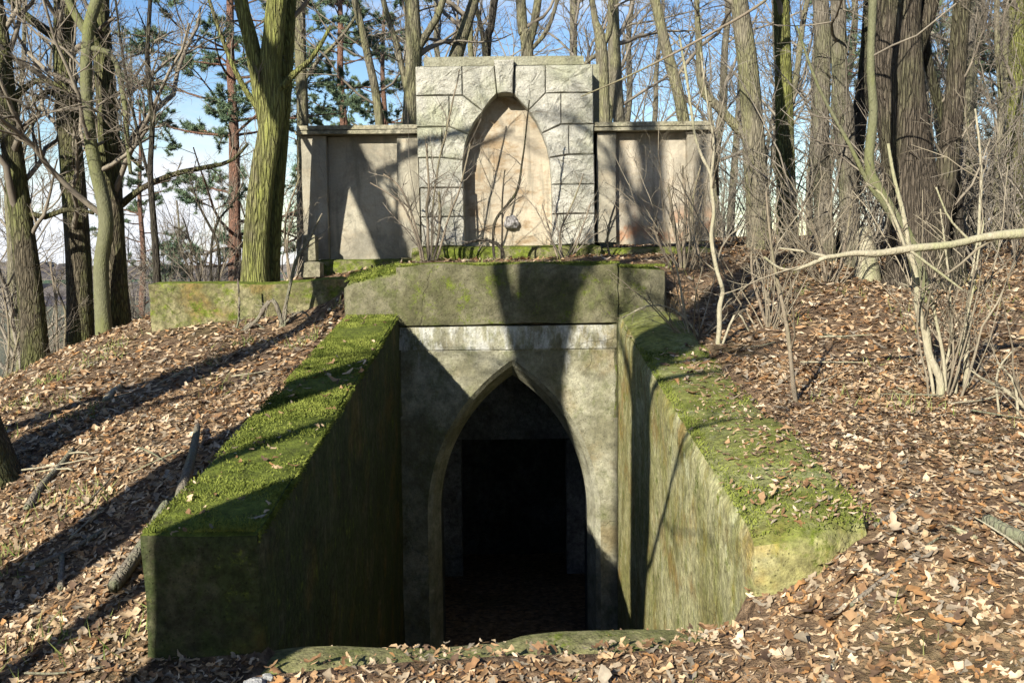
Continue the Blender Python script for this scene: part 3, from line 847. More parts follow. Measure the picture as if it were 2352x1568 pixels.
def px_path(path, Y):
    pts, rad = [], []
    for q in path:
        p = at(q[0], q[1], Y if len(q) < 4 else q[3]); pts.append(p)
        rad.append(0.5 * q[2] / FPX * Y)
    return np.array(pts), np.array(rad)

def trunk_mesh(pts, rad, sides=14, per=0.22, flare=0.5, rough=0.06, seed=0, ground_z=None):
    n = max(6, int(np.linalg.norm(np.diff(pts, axis=0), axis=1).sum() / per))
    P = catmull(pts, n)
    rr = catmull(np.stack([rad, rad, rad], 1), n)[:, 0]
    if flare:
        h = np.linalg.norm(P - P[0], axis=1)
        rr = rr * (1 + flare * np.exp(-h / 0.28))
    V, F = tubes(P[None], rr[None], sides)
    Vv = V.reshape(n, sides, 3); c = P[:, None, :]
    g = np.random.default_rng(seed)
    ph = g.uniform(0, 6.28, 4)
    ang = np.arange(sides) * 2 * np.pi / sides
    hh = np.arange(n) * per
    lob = sum(np.sin((q + 2) * ang[None, :] + ph[q] + hh[:, None] * (0.5 + 0.25 * q) * (-1) ** q) * (0.5 ** (q * 0.5)) for q in range(4)) / 2.0
    ns = vnoise(V, 6.0, seed).reshape(n, sides)
    Vv = c + (Vv - c) * (1 + rough * lob + rough * 0.7 * ns)[:, :, None]
    # close the top
    V = Vv.reshape(-1, 3)
    return V, F, P, rr

TREE_N = [0]
def tree(name, label, path, Y, mat, limbs=(), height=12.0, low=None, nb=14, blen=(1.2, 2.8), lv=LV_MED, group=None, cat='tree', flare=0.22, rough=0.06, twig='twig', sides=14, bang=(0.7, 1.25), bup=0.06, limb_from=None, base=None):
    TREE_N[0] += 1
    g = np.random.default_rng(100 + TREE_N[0] * 13)
    pts, rad = px_path(path, Y) if base is None else base
    # sink the foot into the ground and carry the stem on above the picture
    z0 = h1(pts[0][0], pts[0][1])
    if pts[0][2] > z0 - 0.1:
        pts = np.vstack([[pts[0][0], pts[0][1], z0 - 0.15], pts]) if pts[0][2] > z0 + 0.25 else np.vstack([[pts[0][0], pts[0][1], z0 - 0.15], pts[1:]])
        rad = np.concatenate([[rad[0]], rad]) if len(pts) > len(rad) else rad
    topz = z0 + height
    while pts[-1][2] < topz:
        d = pts[-1] - pts[-2]; d = d / np.linalg.norm(d) * 0.4 + np.array([0, 0, 1.0]) + g.normal(size=3) * 0.13
        pts = np.vstack([pts, pts[-1] + d / np.linalg.norm(d) * 1.5])
        rem = max(0.06, 1 - (pts[-1][2] - z0) / (height + 1.0))
        rad = np.append(rad, max(0.015, min(rad[-1] * 0.86, rad[0] * rem)))
    root = empty(name, (pts[0][0], pts[0][1], z0), label, cat, group)
    V, F, P, rr = trunk_mesh(pts, rad, sides, 0.2 if height < 30 else 0.3, flare, rough, TREE_N[0])
    np_mesh('trunk', V, F, mat, root)
    acc = Acc()
    lens = []
    LP, LR, LL = [], [], []
    for lb in limbs:
        lp, lr = px_path(lb, lb[0][3] if len(lb[0]) > 3 else Y)
        Vl, Fl, Pl, rl = trunk_mesh(lp, lr, 9, 0.15, 0.0, 0.05, TREE_N[0] + 77)
        np_mesh('limb', Vl, Fl, mat, root)
        q = catmull(lp, 9); LP.append(q); LR.append(np.linspace(lr[0], lr[-1], 9)); LL.append(np.linalg.norm(lp[-1] - lp[0]))
    zlo = z0 + (1.6 if low is None else low)
    # first-order branches on the trunk
    ok = np.where(P[:, 2] > zlo)[0]
    if len(ok) > 3 and nb:
        pick = np.sort(g.choice(ok[:-1], nb))
        hgt = (P[pick, 2] - z0) / height
        ang = g.uniform(0, 2 * np.pi, nb); el = g.uniform(bang[0], bang[1], nb)
        el = el - 0.5 * hgt
        d = np.stack([np.cos(ang) * np.sin(el), np.sin(ang) * np.sin(el), np.cos(el)], 1)
        L = g.uniform(blen[0], blen[1], nb) * (1.1 - 0.5 * hgt)
        r = np.clip(rr[pick] * g.uniform(0.18, 0.4, nb), 0.008, 0.09)
        Bp, Br = grow(P[pick], d, L, r, 8, 0.2, bup, g, 0.3)
        acc.add(*tubes(Bp, Br, 6))
        crown(acc, Bp, Br, L, g, lv)
    if LP:
        LPa, LRa = np.array(LP), np.array(LR)
        crown(acc, LPa, LRa, np.array(LL) * 0.6, g, lv)
    if acc.n: acc.mesh('crown', MAT[twig], root)
    return root

# ---- trees standing left
tree('oak_tree', 'leaning ridged oak trunk at the left edge of the picture, first of the row', [(82,832,62),(72,700,56),(48,500,50),(22,300,45),(2,100,40),(-18,-80,36)], 13.0, MAT['bark_green'], limbs=[[(40,470,16),(90,500,14),(160,480,11),(215,490,8)], [(10,250,18),(70,190,14),(120,190,10),(165,215,7)]], height=13, low=0.7, nb=22, lv=LV_FULL)
tree('oak_tree', 'straight dark oak trunk with a black shaded side, second from the left', [(186,780,60),(180,600,56),(166,400,52),(150,200,48),(148,60,46),(150,-80,44)], 13.6, MAT['bark_green'], limbs=[[(150,100,24),(90,60,20),(40,20,17),(0,-30,15)], [(160,330,12),(140,420,10),(165,470,9)], [(148,240,14),(110,210,12),(60,250,8)]], height=14, low=0.7, nb=22, lv=LV_FULL)
tree('young_oak', 'slender smooth olive trunk standing between two thick ridged oaks on the left', [(240,768,36),(232,620,34),(243,500,33),(212,350,29),(198,200,26),(205,60,26),(230,-60,24)], 12.6, MAT['bark_smooth'], limbs=[[(208,90,20),(170,30,18),(140,-40,16)], [(200,110,14),(260,130,13),(285,230,12),(290,300,10),(300,400,8)]], height=10, low=1.5, nb=14, rough=0.03)
tree('oak_tree', 'thick ridged oak beside the slender olive trunk, with a long arching limb', [(268,755,66),(262,600,56),(254,400,50),(243,200,46),(230,60,42),(224,-80,40)], 13.0, MAT['bark_green'], limbs=[[(278,470,18),(330,430,13),(400,400,12),(470,385,11),(530,370,8),(570,330,6)], [(262,300,12),(290,350,10),(330,390,8)]], height=14, low=1.0, nb=20, lv=LV_FULL)
tree('sapling', 'thin straight dark sapling rising in front of the pine foliage', [(362,668,17),(357,560,15),(345,400,13),(350,280,11),(338,150,10),(345,0,9),(350,-100,8)], 12.0, MAT['bark_dark'], limbs=[[(345,420,8),(315,300,7),(285,150,6),(265,0,5)]], height=8, low=1.6, nb=10, blen=(0.7, 1.6), lv=LV_MED, flare=0.2, rough=0.02)
tree('twisted_tree', 'big twisted green-barked trunk left of the monument', [(584,648,62),(588,560,56),(600,420,54),(618,310,52),(630,240,46),(620,160,46),(630,60,46),(640,-80,44)], 11.2, MAT['bark_twist'], limbs=[[(612,300,36),(594,190,36),(576,95,34),(556,20,32),(545,-70,30)], [(650,200,18),(680,165,14),(720,130,10),(760,60,8)], [(600,260,14),(565,210,13),(530,140,11),(500,60,9),(470,-30,8)]], height=12, low=2.6, nb=10, rough=0.10, flare=0.3, sides=18)
tree('mossy_tree', 'slim bright moss-covered stem leaning close behind the twisted trunk', [(624,640,29),(629,540,31),(638,430,30),(645,320,34),(652,200,36),(660,80,34),(668,-80,32)], 11.5, MAT['bark_moss'], height=11, low=2.6, nb=8, rough=0.05)

# ---- trees behind the monument
G1 = None
tree('slim_tree', 'straight slim trunk just behind the left end of the cornice', [(695,560,28),(695,280,26),(690,100,24),(690,-80,22)], 16, MAT['bark_mid'], limbs=[[(695,190,10),(730,140,9),(780,90,8),(830,20,7)]], height=13, low=2.2, nb=12)
tree('slim_tree', 'thin trunk leaning left over the middle of the left wing', [(888,560,20),(870,270,20),(845,130,18),(815,0,16),(790,-120,15)], 15, MAT['bark_mid'], height=11, low=2.0, nb=10)
tree('forked_tree', 'dark forked trunk beside the left shoulder of the niche block', [(938,560,38),(942,270,35),(950,130,38),(946,0,33),(945,-120,30)], 14.5, MAT['bark_mid'], limbs=[[(955,120,18),(985,70,16),(1008,30,15),(1035,-60,13)], [(938,230,14),(915,120,13),(885,20,12),(865,-70,11)]], height=13, low=2.0, nb=10)
tree('leaning_tree', 'stout trunk leaning right behind the cap slab of the monument', [(985,560,38),(1030,200,34),(1045,135,32),(1070,60,26),(1095,-20,22),(1120,-120,20)], 15, MAT['bark_mid'], height=13, low=2.4, nb=10)
tree('slim_tree', 'pair of thin dark stems rising above the middle of the cap slab', [(1108,560,22),(1118,130,19),(1128,60,16),(1142,-40,14),(1150,-120,13)], 18, MAT['bark_dark'], limbs=[[(1116,170,11),(1108,80,10),(1090,0,9),(1080,-60,8)]], height=13, low=3.0, nb=10)
tree('forked_tree', 'pale trunk splitting in three above the keystone', [(1224,560,30),(1212,135,28),(1200,60,24),(1195,-80,22)], 15.5, MAT['bark_mid'], limbs=[[(1212,110,20),(1228,50,19),(1244,-60,17)], [(1214,120,10),(1250,80,10),(1272,30,9),(1290,-50,8)]], height=13, low=3.0, nb=9)
tree('forked_tree', 'slender trunk forking into a V right of the cap slab', [(1394,560,28),(1388,275,26),(1380,100,26),(1366,40,15),(1356,-80,13)], 16, MAT['bark_mid'], limbs=[[(1380,110,16),(1400,70,15),(1404,0,14),(1415,-80,12)], [(1378,120,9),(1340,150,9),(1300,200,8),(1260,240,6)]], height=13, low=2.6, nb=10)
tree('leaning_tree', 'trunk leaning left behind the right wing cornice', [(1606,560,28),(1570,275,26),(1530,110,24),(1500,-20,22),(1470,-150,20)], 15, MAT['bark_mid'], height=12, low=2.4, nb=11)
# ---- trees on the right
tree('crooked_tree', 'green trunk with a black crooked limb reaching left over the right wing', [(1748,640,60),(1742,480,54),(1730,320,48),(1718,160,44),(1700,20,40),(1690,-100,38)], 12.5, MAT['bark_mid'], limbs=[[(1735,335,24),(1692,292,22),(1652,248,20),(1613,204,19),(1606,110,15),(1600,0,12),(1600,-80,10)], [(1625,215,11),(1640,330,9),(1650,450,6)]], height=12, low=2.0, nb=12, lv=LV_FULL)
tree('mossy_tree', 'tall straight green trunk right of the crooked-limbed tree', [(1812,640,52),(1806,450,44),(1800,200,39),(1795,0,35),(1790,-120,32)], 14, MAT['bark_moss'], height=14, low=2.5, nb=12, lv=LV_FULL)
tree('grey_tree', 'left one of two close grey-brown trunks behind the brambles', [(1902,640,44),(1890,450,40),(1885,300,38),(1890,100,36),(1882,-80,34)], 11.8, MAT['bark_grey'], height=12, low=2.2, nb=11, lv=LV_FULL)
tree('grey_tree', 'right one of two close grey-brown trunks, with a swollen knot halfway', [(1958,650,46),(1950,470,42),(1942,320,44),(1936,255,50),(1930,190,36),(1925,0,32),(1925,-100,30)], 11.6, MAT['bark_grey'], height=12, low=2.4, nb=10, rough=0.09)
tree('dark_tree', 'dark trunk leaning right, partly hidden by the huge rough trunk', [(1930,620,42),(1945,520,40),(1966,330,36),(1990,150,34),(2000,0,32),(2005,-100,30)], 12.6, MAT['bark_dark'], height=12, low=2.2, nb=10)
tree('slender_tree', 'olive stem bending up in front of the huge rough trunk', [(2135,690,34),(2095,570,30),(2050,490,26),(2012,425,24),(1996,370,22),(2006,260,20),(2000,150,17),(2005,0,18),(2005,-80,16)], 9.4, MAT['bark_smooth'], limbs=[[(2050,490,12),(2000,430,11),(1950,330,9),(1880,200,7),(1830,60,5)]], height=9, low=2.0, nb=9, blen=(0.8, 1.8), rough=0.03, flare=0.2)
tree('veteran_tree', 'huge rough grey trunk, thickest of all, on the right bank', [(2112,665,165),(2106,560,132),(2096,450,116),(2080,330,108),(2066,200,106),(2060,50,106),(2055,-100,104)], 10.7, MAT['bark_veteran'], limbs=[[(2128,640,80),(2150,520,62),(2172,400,50),(2190,260,44),(2200,120,40),(2218,-80,36)], [(2100,120,40),(2130,40,36),(2150,-60,34)]], height=14, low=3.2, nb=14, blen=(1.5, 3.2), rough=0.10, flare=0.35, sides=22)
tree('bent_tree', 'dark stem bowing out to the right beside the huge trunk', [(2205,690,34),(2197,520,30),(2190,390,28),(2164,265,22),(2132,140,20),(2116,0,18),(2110,-80,16)], 10.9, MAT['bark_dark'], height=9, low=1.8, nb=11, blen=(0.8, 1.8), lv=LV_FULL)
tree('grey_tree', 'pale grey trunk with shaggy twigs towards the right edge', [(2242,640,30),(2236,420,28),(2222,260,28),(2226,100,25),(2220,-80,22)], 14, MAT['bark_grey'], height=12, low=1.6, nb=16, lv=LV_FULL)
tree('mossy_tree', 'green trunk at the right edge of the picture', [(2332,600,38),(2332,300,36),(2336,100,35),(2342,-80,33)], 16, MAT['bark_moss'], height=13, low=2.0, nb=12)
tree('slim_tree', 'thin stem left of the green trunk at the right edge', [(2290,620,16),(2288,420,15),(2300,250,14),(2290,80,12),(2296,-60,11)], 13, MAT['bark_mid'], height=9, low=1.2, nb=14, blen=(0.8, 1.8), lv=LV_FULL)
# broken pale stump among the right-hand trunks
_p = at(1992, 632, 10.9)
st_root = empty('tree_stump', (_p[0], _p[1], h1(_p[0], _p[1])), 'short pale broken stump at the foot of the huge rough trunk', 'stump')
_pts, _rad = px_path([(1992,640,52),(1990,590,42),(1985,545,36),(1990,520,16)], 10.9)
_pts[0][2] = h1(_p[0], _p[1]) - 0.1
V, F, _, _ = trunk_mesh(_pts, _rad, 12, 0.06, 0.3, 0.14, 991)
np_mesh('stump_body', V, F, MAT['bark_pale'], st_root)

# ---- trees left and behind of where the photographer stands: only their shadows fall into the picture
def off_tree(name, label, x, y, r, h, lean=(0, 0), fork=None, low=2.0, nb=14, lv=LV_LOW, blen=(1.5, 3.2)):
    z0 = h1(x, y)
    pts = np.array([(x, y, z0 - 0.2), (x + lean[0] * 0.25, y + lean[1] * 0.25, z0 + h * 0.2), (x + lean[0] * 0.5, y + lean[1] * 0.5, z0 + h * 0.4), (x + lean[0], y + lean[1], z0 + h * 0.7)])
    rad = np.array([r * 1.1, r, r * 0.85, r * 0.55])
    o = tree(name, label, None, 0, MAT['bark_green'], base=(pts, rad), height=h, low=low, nb=nb, lv=lv, blen=blen)
    if fork:
        for f_ in fork:
            fp = np.array(f_[0], float) + np.array([x, y, z0])
            Vl, Fl, Pl, rl = trunk_mesh(fp, np.array(f_[1], float), 9, 0.2, 0, 0.05, 300)
            np_mesh('limb', Vl, Fl, MAT['bark_green'], o)
    return o
# foot just shows at the left edge
tc = at(-42, 1045, 6.15)
off_tree('oak_tree', 'oak whose dark foot just shows at the left edge, its shadow crossing the leaves', tc[0], tc[1], 0.23, 12, lean=(-3.0, 0.2), low=3.0, nb=12, blen=(1.2, 2.6))
off_tree('oak_tree', 'oak outside the left of the picture whose trunk shadow crosses the vault slab', -4.05, 2.3, 0.23, 14, lean=(0.05, 0.0), low=4.2, nb=14, fork=[(((0, 0, 4.6), (0.1, -0.1, 5.6), (0.45, -0.2, 7.5), (0.6, -0.2, 9.5)), (0.13, 0.11, 0.09, 0.05)), (((0, 0, 5.0), (-0.25, 0.1, 6.2), (-0.5, 0.2, 8.0)), (0.09, 0.08, 0.05))])
off_tree('oak_tree', 'oak close outside the lower left whose shadow falls on the mossy wall end', -3.27, 0.9, 0.25, 13, lean=(0.25, 0.0), low=3.2, nb=14, fork=[(((0.05, 0, 2.9), (0.3, 0, 3.6), (0.42, 0, 4.6), (0.5, 0, 7.0)), (0.14, 0.14, 0.13, 0.08))])
off_tree('young_oak', 'thin tree outside the lower left casting a narrow shadow on the leaves', -4.25, 0.7, 0.07, 9, lean=(0.1, 0), low=2.5, nb=12, blen=(0.8, 1.8))
off_tree('oak_tree', 'oak outside the left of the picture shading the middle of the left slope', -5.3, 1.6, 0.19, 8.5, lean=(-1.3, 0), low=2.2, nb=16, blen=(1.2, 2.8))
off_tree('oak_tree', 'oak farther out to the left shading the left slope', -7.2, 1.0, 0.2, 8.5, low=3.0, nb=16, blen=(1.5, 3.5))
off_tree('oak_tree', 'oak behind the photographer shading the right bank with its branches', -1.7, -7.0, 0.16, 16, lean=(-0.4, 0), low=6.0, nb=16, blen=(1.5, 3.5))

r0 = off_tree('oak_tree', 'oak right behind the photographer whose thin bough hangs in at the top', 3.3, 1.2, 0.14, 11, low=4.0, nb=8, lv=LV_LOW)
_lp, _lr = px_path([(1900,-130,9),(1760,0,7),(1600,95,6),(1450,172,4),(1335,222,3)], 3.1)
_lp = np.vstack([[3.25, 1.25, 2.9], _lp]); _lr = np.concatenate([[0.014], _lr])
V, F, _, _ = trunk_mesh(_lp, _lr, 7, 0.1, 0, 0.04, 71)
np_mesh('limb', V, F, MAT['bark_shrub'], r0)

# ---- shrubs and saplings drawn stem by stem
SHN = [0]
def LEN(p): return np.linalg.norm(np.diff(p, axis=0), axis=1).sum()
def shrub(name, label, stems, Y, mat, extra=0, spread=0.5, hgt=(0.8, 1.8), lv=None, group=None, cat='shrub', twig='twig', base=None, twign=6):
    SHN[0] += 1
    g = np.random.default_rng(900 + SHN[0] * 7)
    acc = Acc(); PL, RL, LL = [], [], []
    b0 = at(stems[0][0][0], stems[0][0][1], Y) if base is None else np.array(base, float)
    z0 = h1(b0[0], b0[1])
    if Y and base is None and b0[2] > z0: pass
    root = empty(name, (b0[0], b0[1], z0), label, cat, group)
    for s in stems:
        lp, lr = px_path(s, Y)
        if lp[0][2] > h1(lp[0][0], lp[0][1]) - 0.02 and lp[0][2] < h1(lp[0][0], lp[0][1]) + 0.6:
            lp[0][2] = h1(lp[0][0], lp[0][1]) - 0.04
        m_ = max(len(lp), int(LEN(lp) / 0.16))
        lpd = catmull(lp, m_); lrd = np.interp(np.linspace(0, 1, m_), np.linspace(0, 1, len(lr)), lr)
        lpd[1:-1] += g.normal(size=(m_ - 2, 3)) * np.minimum(0.009, lrd[1:-1] * 0.3)[:, None]
        V, F, P, rr = trunk_mesh(lpd, lrd * (1 + g.normal(0, 0.07, m_)), 7, 0.06, 0.0, 0.07, SHN[0])
        np_mesh('stem', V, F, mat, root)
        PL.append(catmull(lp, 9)); RL.append(np.linspace(lr[0], lr[-1], 9)); LL.append(np.linalg.norm(np.diff(lp, axis=0), axis=1).sum())
    if extra:
        ang = g.uniform(0, 2 * np.pi, extra)
        bx = b0[0] + np.cos(ang) * g.uniform(0, 0.14, extra); by = b0[1] + np.sin(ang) * g.uniform(0, 0.14, extra)
        st = np.stack([bx, by, H(bx, by) - 0.03], 1)
        d = np.stack([np.cos(ang) * spread, np.sin(ang) * spread, np.ones(extra)], 1)
        L = g.uniform(hgt[0], hgt[1], extra)
        P, R = grow(st, d, L, g.uniform(0.004, 0.010, extra), 8, 0.12, 0.04, g, 0.35)
        V, F = tubes(P, R, 5); acc.add(V, F)
        for q in range(extra):
            PL.append(P[q]); RL.append(R[q]); LL.append(L[q])
    crown(acc, np.array(PL), np.array(RL), np.array(LL) * 0.55, g, lv or [(twign, 4, 3, (0.35, 0.7), 0.6, 0.4, 1.0, 0.25), (3, 3, 3, (0.3, 0.6), 0.7, 0.4, 1.0, 0.2)], up=0.03, wander=0.16, rmin=0.0016)
    acc.mesh('twigs', MAT['twig_pale' if mat is MAT['bark_pale'] or (b0[0] > 1.5) else twig], root)['kind'] = 'stuff'
    return root
shrub('bush', 'spreading bare bush of upright stems before the left half of the niche', [[(985,602,8),(982,500,7),(984,420,6),(980,330,5)], [(992,602,7),(1010,520,7),(1008,440,5)], [(975,602,6),(955,520,5),(925,440,5),(880,400,4)], [(970,600,5),(960,560,5),(925,470,4),(850,420,3)], [(1000,602,6),(1030,500,5),(1060,420,4),(1080,330,3)], [(988,602,5),(1000,420,4),(1030,280,4),(1055,160,3)]], 11.3, MAT['bark_shrub'], extra=6, spread=0.45, hgt=(0.9, 1.9), twign=7)
shrub('sapling', 'thin crooked dark sapling winding up across the niche panel', [[(1158,604,9),(1150,570,9),(1118,552,8),(1085,553,6),(1062,562,4)], [(1136,556,8),(1132,530,7),(1150,490,7),(1185,445,6),(1196,390,5),(1206,320,4),(1216,230,3)], [(1150,490,5),(1155,440,4),(1160,390,3)]], 11.2, MAT['bark_dark'], twign=6)
shrub('bush', 'low bush of fine branching twigs before the right half of the niche', [[(1295,602,6),(1285,540,5),(1310,480,4),(1340,400,3)], [(1300,602,5),(1330,540,4),(1355,470,3)], [(1285,602,5),(1265,540,4),(1245,470,3)], [(1405,600,6),(1395,540,5),(1420,450,4)]], 11.3, MAT['bark_shrub'], extra=8, spread=0.7, hgt=(0.5, 1.2))
shrub('bush', 'dense dark thicket of stems against the right wing', [[(1568,660,12),(1562,580,10),(1545,500,8),(1535,430,6)], [(1575,660,10),(1572,560,8),(1575,470,6),(1568,380,4)], [(1580,660,9),(1600,560,7),(1590,470,5),(1610,380,3)], [(1560,655,8),(1530,590,6),(1500,520,4)], [(1590,700,9),(1610,640,8),(1600,560,6),(1585,470,4)]], 10.6, MAT['bark_shrub'], extra=16, spread=0.5, hgt=(0.8, 2.0), twign=8)
shrub('sapling', 'pale sinuous sapling with a kink, right of the monument', [[(1648,800,12),(1655,720,12),(1658,665,11),(1646,625,10),(1636,560,10),(1638,470,9),(1630,400,8),(1600,330,7),(1585,230,7),(1560,80,5)], [(1632,410,7),(1640,330,6),(1625,240,4),(1610,120,3)], [(1656,670,6),(1690,720,5),(1720,760,3)]], 8.2, MAT['bark_pale'], twign=6)
shrub('sapling', 'thin bare sapling leaning left on the leafy bank, in front of the thicket', [[(1838,972,12),(1822,860,11),(1808,760,10),(1790,660,8),(1770,560,6),(1760,440,5)]], 6.4, MAT['bark_shrub'], twign=8)
shrub('bush', 'clump of pale thick stems on the right bank', [[(2165,980,21),(2150,880,20),(2130,780,19),(2108,690,16),(2098,610,13),(2070,480,10),(2040,330,7)], [(2172,978,9),(2170,850,9),(2150,740,8),(2135,640,7)], [(2145,985,8),(2142,880,8),(2120,760,7),(2110,690,5)], [(2190,970,8),(2200,850,7),(2215,760,6),(2240,640,5),(2262,500,4)], [(2160,975,8),(2165,880,7),(2185,780,6),(2180,650,5),(2160,480,4)]], 6.6, MAT['bark_pale'], extra=12, spread=0.3, hgt=(0.8, 1.7), twign=7)
shrub('sapling', 'straight pale sapling just right of the clump of thick stems', [[(2216,968,14),(2218,860,14),(2222,760,13),(2228,660,11),(2245,540,9),(2255,420,7),(2240,250,5)]], 6.7, MAT['bark_pale'], twign=7)
shrub('bush', 'tangle of arching twigs on the leaves beside the right wall top', [[(1600,790,5),(1560,770,4),(1500,790,3),(1470,820,3)], [(1610,760,5),(1560,720,4),(1500,700,3),(1430,730,3)], [(1590,770,5),(1570,700,5),(1560,640,4),(1550,600,3)]], 8.6, MAT['bark_pale'], extra=12, spread=0.9, hgt=(0.5, 1.1), twign=6)
shrub('bush', 'fine twiggy bush between the kinked sapling and the leaning sapling', [[(1765,760,8),(1740,680,7),(1725,600,6),(1735,520,4)], [(1770,760,7),(1790,690,6),(1770,600,5),(1790,500,3)]], 8.8, MAT['bark_shrub'], extra=14, spread=0.5, hgt=(0.7, 1.7), twign=7)
shrub('bush', 'brambly thicket around the feet of the two grey-brown trunks', [[(1900,640,7),(1880,560,6),(1850,480,4)], [(1920,640,7),(1945,540,5),(1960,450,4)]], 10.4, MAT['bark_shrub'], extra=20, spread=0.6, hgt=(0.7, 1.6), twign=7)
shrub('bush', 'sprawling heap of pale twigs at the right edge, on the lit leaves', [[(2380,960,12),(2320,900,10),(2260,870,7),(2230,850,4)], [(2340,930,7),(2330,880,6),(2290,830,4)], [(2300,890,6),(2290,860,5),(2330,800,3)]], 6.0, MAT['bark_pale'], extra=8, spread=0.9, hgt=(0.4, 0.9), twign=6)
shrub('bent_sapling', 'pale bent branch arching across the right side of the picture', [[(2600,650,26),(2480,545,24),(2352,540,22),(2250,548,20),(2130,568,18),(2020,580,16),(1940,582,13),(1900,590,11),(1850,612,9),(1800,618,7),(1755,590,5)], [(1900,590,7),(1840,578,6),(1790,570,4)], [(2090,575,7),(2150,620,7),(2210,665,5)], [(2080,572,8),(2060,510,7),(2030,450,6),(1990,420,4)], [(2225,550,6),(2180,500,5),(2150,430,4)]], 6.2, MAT['bark_pale'], twign=3)
shrub('bush', 'low dark twiggy bush left of the pier, before the pine trunk', [[(480,640,7),(490,540,6),(530,470,5),(560,420,3)], [(495,640,8),(500,560,7),(460,480,5),(440,420,3)], [(470,640,6),(440,560,4),(400,520,3)]], 13, MAT['bark_dark'], extra=12, spread=0.7, hgt=(0.9, 2.2), twign=8)
shrub('bush', 'scrubby bush behind the low mossy wall, under the pine', [[(430,660,6),(440,580,5),(420,500,3)], [(440,660,6),(470,600,5),(500,560,3)]], 14, MAT['bark_shrub'], extra=16, spread=0.8, hgt=(0.9, 2.2), twign=8)
shrub('bush', 'tangled undergrowth between the leftmost oak and the second oak', [[(135,800,6),(128,690,5),(115,600,4)], [(140,800,6),(150,720,5),(120,640,3)]], 14.2, MAT['bark_shrub'], extra=14, spread=0.7, hgt=(0.9, 2.2), twign=8)
shrub('bush', 'undergrowth left of the leftmost oak, at the edge of the picture', [[(10,860,6),(20,760,5),(5,660,4)], [(15,860,6),(40,780,5),(60,700,3)]], 13.0, MAT['bark_shrub'], extra=14, spread=0.7, hgt=(0.8, 1.9), twign=8)
shrub('bush', 'twiggy bush between the twisted trunk and the left wing', [[(665,640,6),(660,560,5),(680,470,3)], [(670,640,6),(655,520,5),(690,400,3)]], 12.4, MAT['bark_shrub'], extra=12, spread=0.5, hgt=(0.9, 2.2), twign=8)
shrub('dead_branch', 'crooked fallen branch propped against the low mossy wall', [[(650,655,12),(625,690,11),(590,735,9),(560,760,7)], [(640,665,9),(680,600,8),(705,560,6),(740,490,4)], [(630,680,7),(690,715,6),(720,740,4)], [(650,650,8),(655,700,7),(650,740,5)], [(520,780,7),(545,745,6),(548,690,5),(546,640,4)], [(545,745,6),(580,740,6),(625,770,5)]], 10.3, MAT['stick'], cat='branch', twign=3)

# scattered background undergrowth, alike and too far to tell apart
def scatter_bushes(n, xr, yr, label, group, seed):
    g = np.random.default_rng(seed)
    protos = []
    for k in range(3):
        acc = Acc(); m = 22
        ang = g.uniform(0, 6.28, m)
        st = np.zeros((m, 3)); st[:, 0] = g.normal(0, 0.25, m); st[:, 1] = g.normal(0, 0.25, m); st[:, 2] = -0.1
        d = np.stack([np.cos(ang) * 0.5, np.sin(ang) * 0.5, np.ones(m)], 1)
        L = g.uniform(1.2, 3.4, m)
        P, R = grow(st, d, L, g.uniform(0.006, 0.016, m), 7, 0.14, 0.03, g, 0.3)
        acc.add(*tubes(P, R, 4))
        crown(acc, P, R, L * 0.6, g, [(7, 4, 3, (0.3, 0.7), 0.6, 0.4, 1.0, 0.2), (4, 2, 3, (0.3, 0.6), 0.7, 0.4, 1.0, 0.2)], rmin=0.003)
        protos.append(acc.data('undergrowth_twigs', MAT['twig_far']))
    for i in range(n):
        x = g.uniform(*xr); y = g.uniform(*yr)
        r_ = empty('undergrowth_bush', (x, y, h1(x, y)), label, 'bush', group)
        r_.rotation_euler = (0, 0, g.uniform(0, 6.28)); sc = g.uniform(0.7, 1.3); r_.scale = (sc, sc, sc)
        link_mesh('twigs', protos[i % 3], None, r_)
scatter_bushes(18, (4.6, 15), (12.2, 22), 'bare grey-brown bush in the undergrowth right of the monument', 'undergrowth right of the monument', 41)
scatter_bushes(4, (3.4, 9), (10.8, 13.5), 'pale twiggy bush among the right-hand trunks, one of many', 'undergrowth among the right-hand trunks', 44)
scatter_bushes(16, (-16, -4), (16, 32), 'bare brown bush on the falling slope behind the left oaks', 'undergrowth on the left slope', 42)
scatter_bushes(5, (-3, 4), (14.5, 22), 'bare bush growing behind the monument', 'undergrowth behind the monument', 43)

